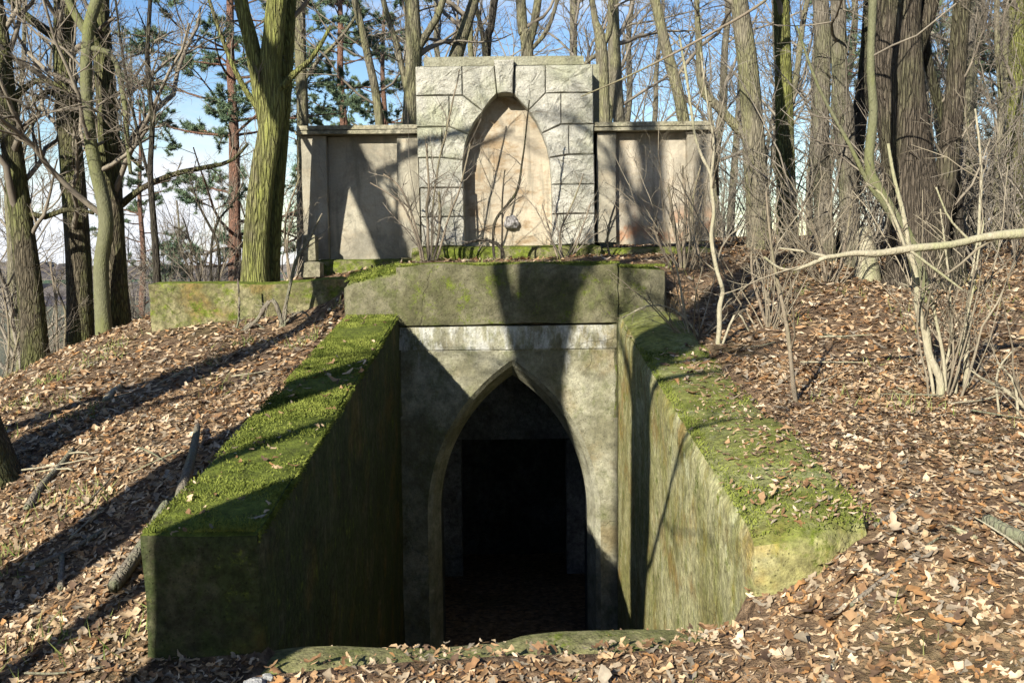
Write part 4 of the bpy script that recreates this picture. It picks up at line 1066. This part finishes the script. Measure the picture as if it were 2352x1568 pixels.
# ------------------------------------------------------------------ the wood behind: copies of a few bare trees
def bare_proto(seed, h):
    g = np.random.default_rng(seed)
    n = 9
    z = np.linspace(-0.3, h, n)
    xy = np.cumsum(g.normal(0, 0.16, (n, 2)), 0); xy -= xy[0]
    pts = np.column_stack([xy, z]); r0 = g.uniform(0.07, 0.13)
    rad = r0 * (1 - 0.85 * (z + 0.3) / (h + 0.3)) + 0.01
    V, F, P, rr = trunk_mesh(pts, rad, 9, 0.5, 0.4, 0.06, seed)
    o = np_mesh('trunk', V, F, MAT['bark_mid']); tm = o.data; bpy.data.objects.remove(o)
    acc = Acc(); nb = 20
    ok = np.where(P[:, 2] > h * 0.16)[0]
    pk = g.choice(ok[:-1], nb)
    hg = P[pk, 2] / h
    ang = g.uniform(0, 6.28, nb); el = g.uniform(0.6, 1.2, nb) - 0.4 * hg
    d = np.stack([np.cos(ang) * np.sin(el), np.sin(ang) * np.sin(el), np.cos(el)], 1)
    L = g.uniform(1.8, 4.2, nb) * (1.15 - 0.6 * hg)
    Bp, Br = grow(P[pk], d, L, np.clip(rr[pk] * g.uniform(0.25, 0.5, nb), 0.012, 0.09), 7, 0.18, 0.07, g, 0.3)
    acc.add(*tubes(Bp, Br, 5))
    crown(acc, Bp, Br, L, g, [(7, 4, 3, (0.35, 0.6), 0.55, 0.5, 1.1, 0.2), (6, 3, 3, (0.3, 0.6), 0.6, 0.5, 1.2, 0.15), (2, 2, 3, (0.3, 0.6), 0.7, 0.5, 1.1, 0.1)], rmin=0.0045)
    return tm, acc.data('crown', MAT['twig_far'])
PROTO = [bare_proto(500 + k, h) for k, h in enumerate((11, 13, 15, 12, 9))]
def wood(n, box, label, group, seed, avoid=None):
    g = np.random.default_rng(seed); done = []
    tries = 0
    while len(done) < n and tries < n * 40:
        tries += 1
        x = g.uniform(box[0], box[1]); y = g.uniform(box[2], box[3])
        if any((x - a) ** 2 + (y - b) ** 2 < 1.6 for a, b in done): continue
        done.append((x, y))
        k = int(g.integers(0, len(PROTO)))
        r_ = empty('bare_tree', (x, y, h1(x, y)), label, 'tree', group)
        r_.rotation_euler = (g.normal(0, 0.05), g.normal(0, 0.05), g.uniform(0, 6.28))
        sc = g.uniform(0.85, 1.25); r_.scale = (sc, sc, sc)
        link_mesh('trunk', PROTO[k][0], None, r_); link_mesh('crown', PROTO[k][1], None, r_)
wood(15, (-4, 12, 20, 36), 'bare tree in the wood behind the monument, among many alike', 'bare trees in the wood behind the monument', 61)
wood(20, (7, 26, 18, 40), 'bare tree deep in the wood on the right, among many alike', 'bare trees in the wood on the right', 62)
wood(14, (0.5, 16, -16, -5), 'unseen bare tree added behind the photographer to screen low sky, among several alike', 'unseen bare trees added to screen low sky', 65)  # unseen trees added behind the viewpoint to hold back low sky light
wood(3, (-4.5, -2, -13.5, -9.5), 'bare tree far behind the photographer on the sunny side, among several alike', 'bare trees behind on the sunny side', 66)
wood(12, (-24, -7, 20, 46), 'thin bare tree down the slope behind the left oaks, among several alike', 'bare trees down the left slope', 63)
wood(14, (-6, 45, 40, 75), 'faint bare tree far back in the wood, among many alike', 'bare trees far back in the wood', 64)

# ------------------------------------------------------------------ pines
def pine_proto(seed, h, z_low, reach, nb=34, tuft=26):
    g = np.random.default_rng(seed)
    n = 8; z = np.linspace(-0.3, h, n)
    xy = np.cumsum(g.normal(0, 0.09, (n, 2)), 0); xy -= xy[0]
    pts = np.column_stack([xy, z]); rad = 0.17 * (1 - 0.8 * (z + 0.3) / (h + 0.3))
    V, F, P, rr = trunk_mesh(pts, rad, 12, 0.3, 0.3, 0.05, seed)
    o = np_mesh('trunk', V, F, MAT['bark_pine']); tm = o.data; bpy.data.objects.remove(o)
    acc = Acc()
    ok = np.where(P[:, 2] > z_low)[0]; pk = g.choice(ok[:-1], nb); hg = P[pk, 2] / h
    ang = g.uniform(0, 6.28, nb); el = g.uniform(1.25, 1.65, nb)
    d = np.stack([np.cos(ang) * np.sin(el), np.sin(ang) * np.sin(el), np.cos(el)], 1)
    L = reach * g.uniform(0.5, 1.0, nb) * (1.15 - 0.65 * hg)
    Bp, Br = grow(P[pk], d, L, np.clip(rr[pk] * 0.3, 0.01, 0.05), 7, 0.10, 0.03, g, 0.3)
    acc.add(*tubes(Bp, Br, 5))
    st, dd, Lc, rc, _ = spawn(Bp, Br, 7, 0.35, 1.0, 0.4, 1.0, (0.25, 0.5), 0.6, g, L, 0.0)
    dd[:, 2] *= 0.4
    P2, R2 = grow(st, dd, Lc, np.maximum(rc, 0.004), 4, 0.12, 0.03, g, 0.4); acc.add(*tubes(P2, R2, 3))
    st, dd, Lc, rc, _ = spawn(P2, R2, 4, 0.3, 1.0, 0.4, 0.9, (0.3, 0.6), 0.7, g, Lc, 0.05)
    P3, R3 = grow(st, dd, Lc, np.maximum(rc, 0.003), 2, 0.1, 0.05, g, 0.5); acc.add(*tubes(P3, R3, 3))
    br = acc.data('branches', MAT['bark_pine'])
    # needles in brushes round the shoot ends
    tips = np.concatenate([P3[:, -1], P3[:, 1], P2[:, -1]]); td = norm(np.concatenate([P3[:, -1] - P3[:, -2], P3[:, 1] - P3[:, 0], P2[:, -1] - P2[:, -2]]))
    N = len(tips); rep = np.repeat(np.arange(N), tuft)
    dr = norm(td[rep] * 0.7 + norm(g.normal(size=(N * tuft, 3))) + np.array([0, 0, 0.25]))
    b = tips[rep] - td[rep] * g.uniform(0, 0.14, (N * tuft, 1))
    ln = g.uniform(0.06, 0.13, (N * tuft, 1))
    sd = norm(np.cross(dr, norm(g.normal(size=(N * tuft, 3))))) * 0.009
    Vn = np.stack([b - sd, b + sd, b + dr * ln], 1).reshape(-1, 3)
    o = np_mesh('needles', Vn, np.arange(len(Vn)).reshape(-1, 3), MAT['needle'], smooth=False); nm = o.data; bpy.data.objects.remove(o)
    return tm, br, nm
PINE = [pine_proto(701, 12, 1.6, 3.5, 54, 44), pine_proto(702, 12, 3.0, 2.8, 36, 36)]
def pine(px, py, Y, k, label, rot, sc=1.0, group=None, z=None):
    p = at(px, py, Y)
    r_ = empty('pine_tree', (p[0], p[1], h1(p[0], p[1]) if z is None else z), label, 'pine tree', group)
    r_.rotation_euler = (0, 0, rot); r_.scale = (sc, sc, sc)
    for nme, me in zip(('trunk', 'branches', 'needles'), PINE[k]): 
        o = link_mesh(nme, me, None, r_)
pine(527, 640, 22, 0, 'reddish pine trunk with layered green boughs left of the twisted tree', 0.6)
pine(800, 560, 27, 1, 'pine crown showing above the left wing of the monument', 2.0)
pine(905, 560, 31, 0, 'pine farther back beside the dark forked trunk', 3.3, 0.9)
pine(2290, 560, 24, 1, 'pine boughs showing through twigs at the upper right', 1.1, 1.05)
pine(2060, 560, 30, 0, 'distant pine behind the huge rough trunk', 4.0, 0.9)
pine(2420, 560, 27, 0, 'pine just outside the right edge, boughs reaching in', 5.1, 1.0)
pine(330, 600, 34, 1, 'smaller pine lower on the slope behind the thin dark sapling', 5.0, 1.0)

for k, (x_, y_, pk) in enumerate(((0.2,-8.5,0),(4,-9,0),(8,-7,1),(11,-3,0),(2.5,-13,0),(7,-13,1),(13,1.5,0),(-13.5,4,0),(-17,-1,0),(-12.5,8.5,1))):  # unseen pines added outside the view to cut sky fill in the trench
    r_ = empty('pine_tree', (x_, y_, h1(x_, y_)), 'tall unseen pine added around the clearing to block sky light, among several alike', 'pine tree', 'unseen pines added to block sky light')
    r_.rotation_euler = (0, 0, k * 1.3); r_.scale = (1.15, 1.15, 1.1)
    for nme, me in zip(('trunk', 'branches', 'needles'), PINE[pk]): link_mesh(nme, me, None, r_)

# far ridge of woods across the valley
def far_ridge():
    g = np.random.default_rng(5)
    acc = Acc()
    for (y0, z0, hh) in ((700, -26, 14), (1200, -26, 20), (1900, -28, 34)):
        n = 240
        x = np.linspace(-1.2 * y0, 0.8 * y0, n)
        top = z0 + hh * (0.6 + 0.25 * np.sin(x * 0.006 + y0) + 0.15 * g.normal(size=n))
        rows = []
        for dy, f_ in ((0, 0.0), (4, 0.6), (14, 1.0), (60, 1.0), (90, 0.0)):
            rows.append(np.column_stack([x, np.full(n, y0 + dy) + g.normal(0, 2, n), z0 + (top - z0) * f_ * (0.9 + 0.1 * g.random(n))]))
        V = np.vstack(rows); a = np.arange(n - 1)
        F = np.vstack([np.stack([r_ * n + a, r_ * n + a + 1, (r_ + 1) * n + a + 1, (r_ + 1) * n + a], 1) for r_ in range(4)])
        acc.add(V, F)
    o = acc.mesh('distant_wood', MAT['far_wood'], None, None, False)
    tag(o, 'bands of distant woodland across the valley on the left', 'woodland', kind='stuff')
far_ridge()

# ------------------------------------------------------------------ leaf litter
def surf(x, y):
    z = H(x, y)
    inl = (x > LW[0]) & (x < LW[1]) & (y > WY[0]) & (y < WY[1])
    inr = (x > RW[0]) & (x < RW[1]) & (y > WY[0] + 0.1) & (y < WY[1])
    z = np.where(inl, ltop(y), z); z = np.where(inr, rtop(y) - 0.5 * np.clip(4.45 - y, 0, None) ** 2 + np.where(y < 6, 0.06 * (x - 1.02) / 0.55, 0), z)
    trench = (x > LW[1]) & (x < RW[0]) & (y > 4.34) & (y < 9.7)
    z = np.where(trench, -2.34, z)
    return z, inl, inr, trench
PAL = np.array([(0.42,0.295,0.165),(0.31,0.195,0.10),(0.53,0.395,0.245),(0.22,0.125,0.06),(0.35,0.28,0.19),(0.61,0.48,0.325),(0.125,0.08,0.05),(0.37,0.20,0.08),(0.27,0.23,0.17)])
PW = np.array([.16,.16,.12,.14,.10,.08,.12,.06,.06])
def leaf_shape(full=True):
    if full == 'bit':
        t = np.array([0, .5, 1.0]); w = np.array([.08, .2, .05])
    elif full:
        t = np.array([0, .14, .28, .42, .58, .72, .86, 1.0]); w = np.array([.02, .12, .07, .20, .11, .23, .14, .02])
    else:
        t = np.array([0, .35, .7, 1.0]); w = np.array([.03, .19, .2, .03])
    return t, w
def make_leaves(x, y, size, g, full, lift=0.0, tilt=0.2, zs=None):
    n = len(x); t, w = leaf_shape(full); k = len(t)
    z = surf(x, y)[0] if zs is None else zs
    e = 0.04
    sx = (H(x + e, y, False) - H(x - e, y, False)) / (2 * e); sy = (H(x, y + e, False) - H(x, y - e, False)) / (2 * e)
    nr = norm(np.stack([-sx, -sy, np.ones(n)], 1))
    nr = norm(nr + g.normal(size=(n, 3)) * tilt * np.array([1, 1, 0.3]))
    a = norm(np.cross(nr, norm(g.normal(size=(n, 3))))); b = np.cross(nr, a)
    curl = np.clip(g.normal(0.1, 0.55, n), -0.8, 0.8); fold = np.clip(g.normal(0.1, 0.5, n), -0.8, 0.9); skew = g.normal(0, 0.12, n)
    L = size
    tt = t - 0.5
    jit = 1 + g.normal(0, 0.14, (n, k))
    along = tt[None] * L[:, None]
    up = curl[:, None] * (tt[None] ** 2) * L[:, None] * 1.5
    wid = w[None] * L[:, None] * jit
    upw = fold[:, None] * wid * 0.9
    c = np.stack([x, y, z + lift + g.uniform(0.0, 0.015, n)], 1)
    mid = c[:, None] + along[..., None] * a[:, None] + (up[..., None]) * nr[:, None] + (skew[:, None] * np.sin(tt * 5)[None] * L[:, None])[..., None] * b[:, None]
    lf = mid + wid[..., None] * b[:, None] + upw[..., None] * nr[:, None]
    rt_ = mid - wid[..., None] * b[:, None] + (upw * g.uniform(-0.4, 1.2, (n, 1)))[..., None] * nr[:, None]
    V = np.stack([lf, mid, rt_], 2).reshape(-1, 3)           # n,k,3
    base = (np.arange(n) * k * 3)[:, None] + (np.arange(k - 1) * 3)[None]
    F = np.concatenate([np.stack([base, base + 1, base + 4, base + 3], -1), np.stack([base + 1, base + 2, base + 5, base + 4], -1)], 1).reshape(-1, 4)
    col = PAL[g.choice(len(PAL), n, p=PW)] * g.uniform(0.7, 1.25, (n, 1))
    colv = np.repeat(col, k * 3, 0) * g.uniform(0.72, 1.22, (n * k * 3, 1))
    return V, F, colv
def set_tint(me, colv):
    at_ = me.color_attributes.new('tint', 'FLOAT_COLOR', 'POINT')
    c4 = np.ones((len(colv), 4), np.float32); c4[:, :3] = colv
    at_.data.foreach_set('color', c4.ravel())
def litter():
    g = np.random.default_rng(77)
    zones = [((-3.4, 3.6), (2.6, 7.6), 20000, True, (0.03, 0.095)), ((-3.4, 3.6), (2.6, 7.6), 50000, 'bit', (0.010, 0.045)), ((-7, 7), (6.5, 11.9), 26000, 'bit', (0.045, 0.105)), ((-9, 11), (11.5, 19), 13000, 'bit', (0.07, 0.14)), ((-1.1, 1.02), (4.4, 9.7), 500, False, (0.06, 0.12))]
    Vs, Fq, Cs, n0 = [], [], [], 0
    for xr, yr, n, full, sz in zones:
        x = g.uniform(*xr, n); y = g.uniform(*yr, n)
        z, il, ir, tr = surf(x, y)
        P = np.stack([x, y, 0 * x], 1)
        pat = vnoise(P, 1.1, 21)
        keep = (pat + g.normal(0, 0.25, n) > -0.42)
        keep &= ~(il & (g.random(n) > 0.05))
        keep &= ~(ir & (g.random(n) > (0.5 if full == 'bit' else 0.12) * np.clip((x - 1.05) / 0.3 + 0.3 * vnoise(P, 2.2, 22), 0.05, 1)))
        keep &= ~(tr & (g.random(n) > 0.4)) if yr[0] != 4.4 else True
        keep &= ~((np.abs(x) < 2.6) & (y > 10) & (y < 12) & (g.random(n) > 0.35))
        fas = (x > -1.66) & (x < 1.53) & (y > 9.6) & (y < 10.15); keep &= ~(fas & (g.random(n) > 0.1))
        kb = (x > -1.15) & (x < 1.05) & (y > 4.0) & (y < 4.36)
        keep &= ~(kb & (x < 0.35) & (g.random(n) > 0.28))
        mon = (x > -2.6) & (x < 2.5) & (y > 11.8) & (y < 12.6); keep &= ~mon
        stb = (x > -3.9) & (x < -1.6) & (y > 10.55) & (y < 11.0); keep &= ~stb
        x, y, z, kb = x[keep], y[keep], z[keep], kb[keep]
        z = np.where(kb, np.maximum(z, kL[2] + ksl * (x - kL[0]) - 0.02), z)
        # only what the frame can see
        vis = np.abs(x) < 0.56 * y + 0.6
        x, y, z = x[vis], y[vis], z[vis]
        V, F, C_ = make_leaves(x, y, g.uniform(*sz, len(x)), g, full, zs=z)
        Vs.append(V); Fq.append(F + n0); Cs.append(C_); n0 += len(V)
    V = np.vstack(Vs); F = np.vstack(Fq)
    o = np_mesh('leaf_litter', V, F, MAT['leaf'], smooth=True)
    set_tint(o.data, np.vstack(Cs))
    tag(o, 'carpet of brown fallen oak leaves covering the slopes', 'leaves', kind='stuff')
    # the nearest, largest leaves one by one
    n = 300
    x = g.uniform(-2.6, 2.6, n * 4); y = g.uniform(2.9, 4.4, n * 4)
    ok = (np.abs(x) < 0.5 * y) & ((y < 3.95) | (x > 1.1) | (x < -1.75)); x, y = x[ok][:n], y[ok][:n]
    lm = []
    for k in range(14):
        V, F, C_ = make_leaves(np.zeros(1), np.zeros(1), np.array([0.11]), g, True, zs=np.zeros(1), tilt=0.35)
        q = np_mesh('oak_leaf', V, F, MAT['leaf'], smooth=True); set_tint(q.data, C_); lm.append(q.data); bpy.data.objects.remove(q)
    zz2 = H(x, y)
    for i in range(len(x)):
        q = bpy.data.objects.new('oak_leaf', lm[i % 14]); COL.objects.link(q); q.parent = ground
        q.location = (x[i], y[i], zz2[i] + 0.015); q.rotation_euler = (g.normal(0, .15), g.normal(0, .15), g.uniform(0, 6.28))
        s = g.uniform(0.6, 1.2); q.scale = (s, s, s)
litter()

# ------------------------------------------------------------------ moss and grass
def blades(name, pts, nrm, hmin, hmax, w, g, mat, parent, lean=0.5):
    n = len(pts)
    d = norm(nrm + g.normal(size=(n, 3)) * lean)
    s = norm(np.cross(d, norm(g.normal(size=(n, 3))))) * w
    h_ = g.uniform(hmin, hmax, (n, 1))
    V = np.stack([pts - s, pts + s, pts + d * h_], 1).reshape(-1, 3)
    o = np_mesh(name, V, np.arange(3 * n).reshape(-1, 3), mat, parent, smooth=False)
    o['kind'] = 'stuff'
    return o
def mossy():
    g = np.random.default_rng(31)
    n = 60000
    x = g.uniform(LW[0] + 0.01, LW[1] - 0.015, n); y = 4.22 + (9.7 - 4.22) * g.random(n) ** 1.3
    P = np.stack([x, y, 0 * x], 1)
    m = vnoise(P, 3.5, 33) + g.normal(0, 0.2, n) > -0.22; x, y = x[m], y[m]
    p = np.stack([x, y, ltop(y) - 0.006], 1)
    hb = 0.007 + 0.02 * np.clip(0.5 + 0.7 * vnoise(np.stack([x, y, 0 * x], 1), 11.0, 39), 0, 1)
    p[:, 2] += 0.45 * hb
    blades('moss', p, np.tile([0, 0, 1.0], (len(p), 1)), 0.006, 0.022, 0.004, g, MAT['moss'], lwb, 0.7)
    n = 9000
    y = 4.22 + (9.7 - 4.22) * g.random(n) ** 1.3
    m = vnoise(np.stack([y, 0 * y, 0 * y], 1), 4.0, 37) + g.normal(0, 0.4, n) > -0.2; y = y[m]
    drop = np.abs(g.normal(0, 0.02, len(y)))
    p = np.stack([np.full(len(y), LW[1] - 0.008), y, ltop(y) - 0.01 - drop], 1)
    blades('moss', p, np.tile([0.7, 0, 0.3], (len(p), 1)), 0.008, 0.022, 0.004, g, MAT['moss'], lwb, 0.7)
    n = 30000
    x = g.uniform(RW[0] + 0.01, RW[1], n); y = g.uniform(4.25, 9.7, n)
    P = np.stack([x, y, 0 * x], 1)
    m = (vnoise(P, 2.6, 35) + g.normal(0, 0.25, n) > -0.1 + (x - 1.1) * 0.35); x, y = x[m], y[m]
    p = np.stack([x, y, rtop(y) - 0.5 * np.clip(4.45 - y, 0, None) ** 2 + np.where(y < 6, 0.06 * (x - 1.02) / 0.55, 0) - 0.006], 1)
    blades('moss', p, np.tile([0, 0, 1.0], (len(p), 1)), 0.008, 0.026, 0.004, g, MAT['moss'], rwb, 0.7)
    n = 12000
    x = g.uniform(-1.62, 1.5, n); y = g.uniform(9.69, 10.1, n)
    z = np.where(x < -1.13, 1.42 + 0.2 * (x + 1.64) + 0.2 * (y - 9.76), np.where(x > 1.05, 1.53, 1.565))
    p = np.stack([x, y, z - 0.005], 1)
    blades('moss', p, np.tile([0, -0.1, 1.0], (n, 1)), 0.01, 0.03, 0.005, g, MAT['moss'], vp, 0.8)
    # grass and low herbs coming through the leaves
    n = 120; cx_ = g.uniform(-5.5, 5, n); cy_ = g.uniform(3.2, 11, n)
    ok = ~((cx_ > -1.75) & (cx_ < 1.65) & (cy_ > 3.9) & (cy_ < 10.2)); cx_, cy_ = cx_[ok], cy_[ok]
    left = cx_ < -1.7
    pts = []
    for a, b, l in zip(cx_, cy_, left):
        k = int(g.integers(25, 70)) if l else int(g.integers(6, 20))
        pts.append(np.stack([a + g.normal(0, 0.11, k), b + g.normal(0, 0.11, k)], 1))
    q = np.vstack(pts); zq = H(q[:, 0], q[:, 1])
    o = blades('grass', np.column_stack([q, zq]), np.tile([0, 0, 1.0], (len(q), 1)), 0.04, 0.13, 0.004, g, MAT['grass'], None, 0.5)
    tag(o, 'sparse thin grass coming up through the fallen leaves', 'grass')
mossy()

# ------------------------------------------------------------------ sticks, log and rubble
def capped(W, rr):
    a = W[0] + (W[0] - W[1]) * 0.02; b = W[-1] + (W[-1] - W[-2]) * 0.02
    return np.vstack([[a], W, [b]]), np.concatenate([[rr[0] * 0.15], rr, [rr[-1] * 0.15]])
def stick(label, pts, r, mat='stick', name='fallen_stick', cat='stick', group=None, kinds=None):
    W = []
    for (px_, py_, Y) in pts:
        p = at(px_, py_, Y); W.append([p[0], p[1], h1(p[0], p[1]) + r[0] * 0.7])
    W = np.array(W)
    rr = np.linspace(r[0], r[1], len(W))
    W, rr = capped(W, rr)
    V, F, _, _ = trunk_mesh(W, rr, 8, 0.04, 0, 0.10, hash(label) % 1000 if False else len(label))
    n = len(V)
    F2 = F
    o = np_mesh(name, V, F2, MAT[mat], None, origin=W[0], smooth=True)
    tag(o, label, cat, group)
    return o
stick('curved grey fallen branch on the shaded leaves at far left', [(62,1125,5.7),(95,1075,5.95),(130,1035,6.15),(165,1000,6.4)], (0.026, 0.016))
stick('pale short stick lying in the sun on the left slope', [(242,930,7.6),(258,905,7.9),(275,880,8.2)], (0.024, 0.016), 'bark_pale')
def stick3(label, P3, r, mat='stick', name='fallen_stick', cat='stick'):
    W = np.array(P3, float); rr = np.linspace(r[0], r[1], len(W))
    W, rr = capped(W, rr)
    V, F, _, _ = trunk_mesh(W, rr, 9, 0.04, 0, 0.12, len(label))
    return tag(np_mesh(name, V, F, MAT[mat], None, origin=W[0]), label, cat)
a, b = at(262, 1300, 4.75), at(380, 1160, 5.35)
stick3('thick broken branch lying along the mossy wall with a torn orange end', [(a[0], a[1], h1(a[0], a[1]) + 0.05), ((a[0]+b[0])/2, (a[1]+b[1])/2, h1((a[0]+b[0])/2, (a[1]+b[1])/2) + 0.06), (b[0], b[1], h1(b[0], b[1]) + 0.09)], (0.036, 0.03))
a, b = at(415, 1120, 5.5), at(452, 962, 6.4)
stick3('greenish branch leaning on the mossy wall, above the broken one', [(a[0], a[1], h1(a[0], a[1]) + 0.06), ((a[0]+b[0])/2 + .02, (a[1]+b[1])/2, h1((a[0]+b[0])/2, (a[1]+b[1])/2) + 0.09), (b[0], b[1], h1(b[0], b[1]) + 0.06)], (0.034, 0.02))
stick('thin grey stick lying across the leaves at lower left', [(80,1185,5.1),(160,1172,5.2),(235,1162,5.35)], (0.018, 0.012))
stick('short dark greenish stick poking from the leaves at lower left', [(134,1255,4.85),(136,1220,5.0),(138,1188,5.15)], (0.018, 0.014))
stick('mossy grey log end at the right edge, lying on bare soil', [(2265,1205,4.35),(2330,1232,4.2),(2420,1265,4.05)], (0.028, 0.034), 'stick', 'fallen_log', 'log')
stick('thin brown twig leaning on the rounded end of the right wall', [(2010,1180,4.4),(2060,1160,4.5),(2110,1120,4.7)], (0.012, 0.006))
stick('short straw-coloured stick among leaves in the right foreground', [(1885,1460,3.55),(1900,1435,3.62),(1920,1410,3.7)], (0.010, 0.008), 'bark_pale')
stick('pale stick on the leaves right of the wall end', [(2180,1230,4.3),(2240,1258,4.2)], (0.012, 0.008), 'bark_pale')
stick('long thin twig lying below the rounded wall end', [(1960,1330,3.95),(2060,1300,4.05),(2150,1262,4.2)], (0.011, 0.006))
gq = np.random.default_rng(9)
for i in range(46):
    if i < 23: X = gq.uniform(1.7, 4.2)
    else: X = gq.uniform(-3.6, -1.9)
    Y = gq.uniform(3.5, 8.5); an = gq.uniform(0, 6.28); Ln = gq.uniform(0.15, 0.45)
    q = [(X + math.cos(an) * Ln * t_ + gq.normal(0, .015), Y + math.sin(an) * Ln * t_ + gq.normal(0, .015)) for t_ in (-.5, 0, .5)]
    W = [(a_, b_, h1(a_, b_) + 0.03) for a_, b_ in q]
    s_ = stick3('x', W, (0.006, 0.003), 'bark_pale' if i % 3 else 'stick', 'fallen_twig', 'twig')
    tag(s_, 'small loose twig on the leaves of the right bank, among many alike' if i < 23 else 'small loose twig on the leaves of the left slope, among many alike', 'twig', 'loose twigs on the right bank' if i < 23 else 'loose twigs on the left slope')
for i, (px_, py_, Y, s, lab) in enumerate([(585,1548,3.95,.05,'largest pale rubble lump at the foot of the left wall end'), (548,1562,3.85,.035,'small pale rubble lump nearest the picture bottom at the left wall end'), (615,1530,4.0,.03,'small pale rubble lump tucked against the inner corner of the left wall end'), (606,1556,3.9,.025,'smallest pale rubble chip right of the large lump')]):
    p = at(px_, py_, Y)
    o = lump('rubble_stone', (p[0], p[1], h1(p[0], p[1]) + s * 0.3), (s, s * 0.9, s * 0.65), i + 7, MAT['rubble'], sub=2, amp=0.4)
    tag(o, lab, 'rubble')
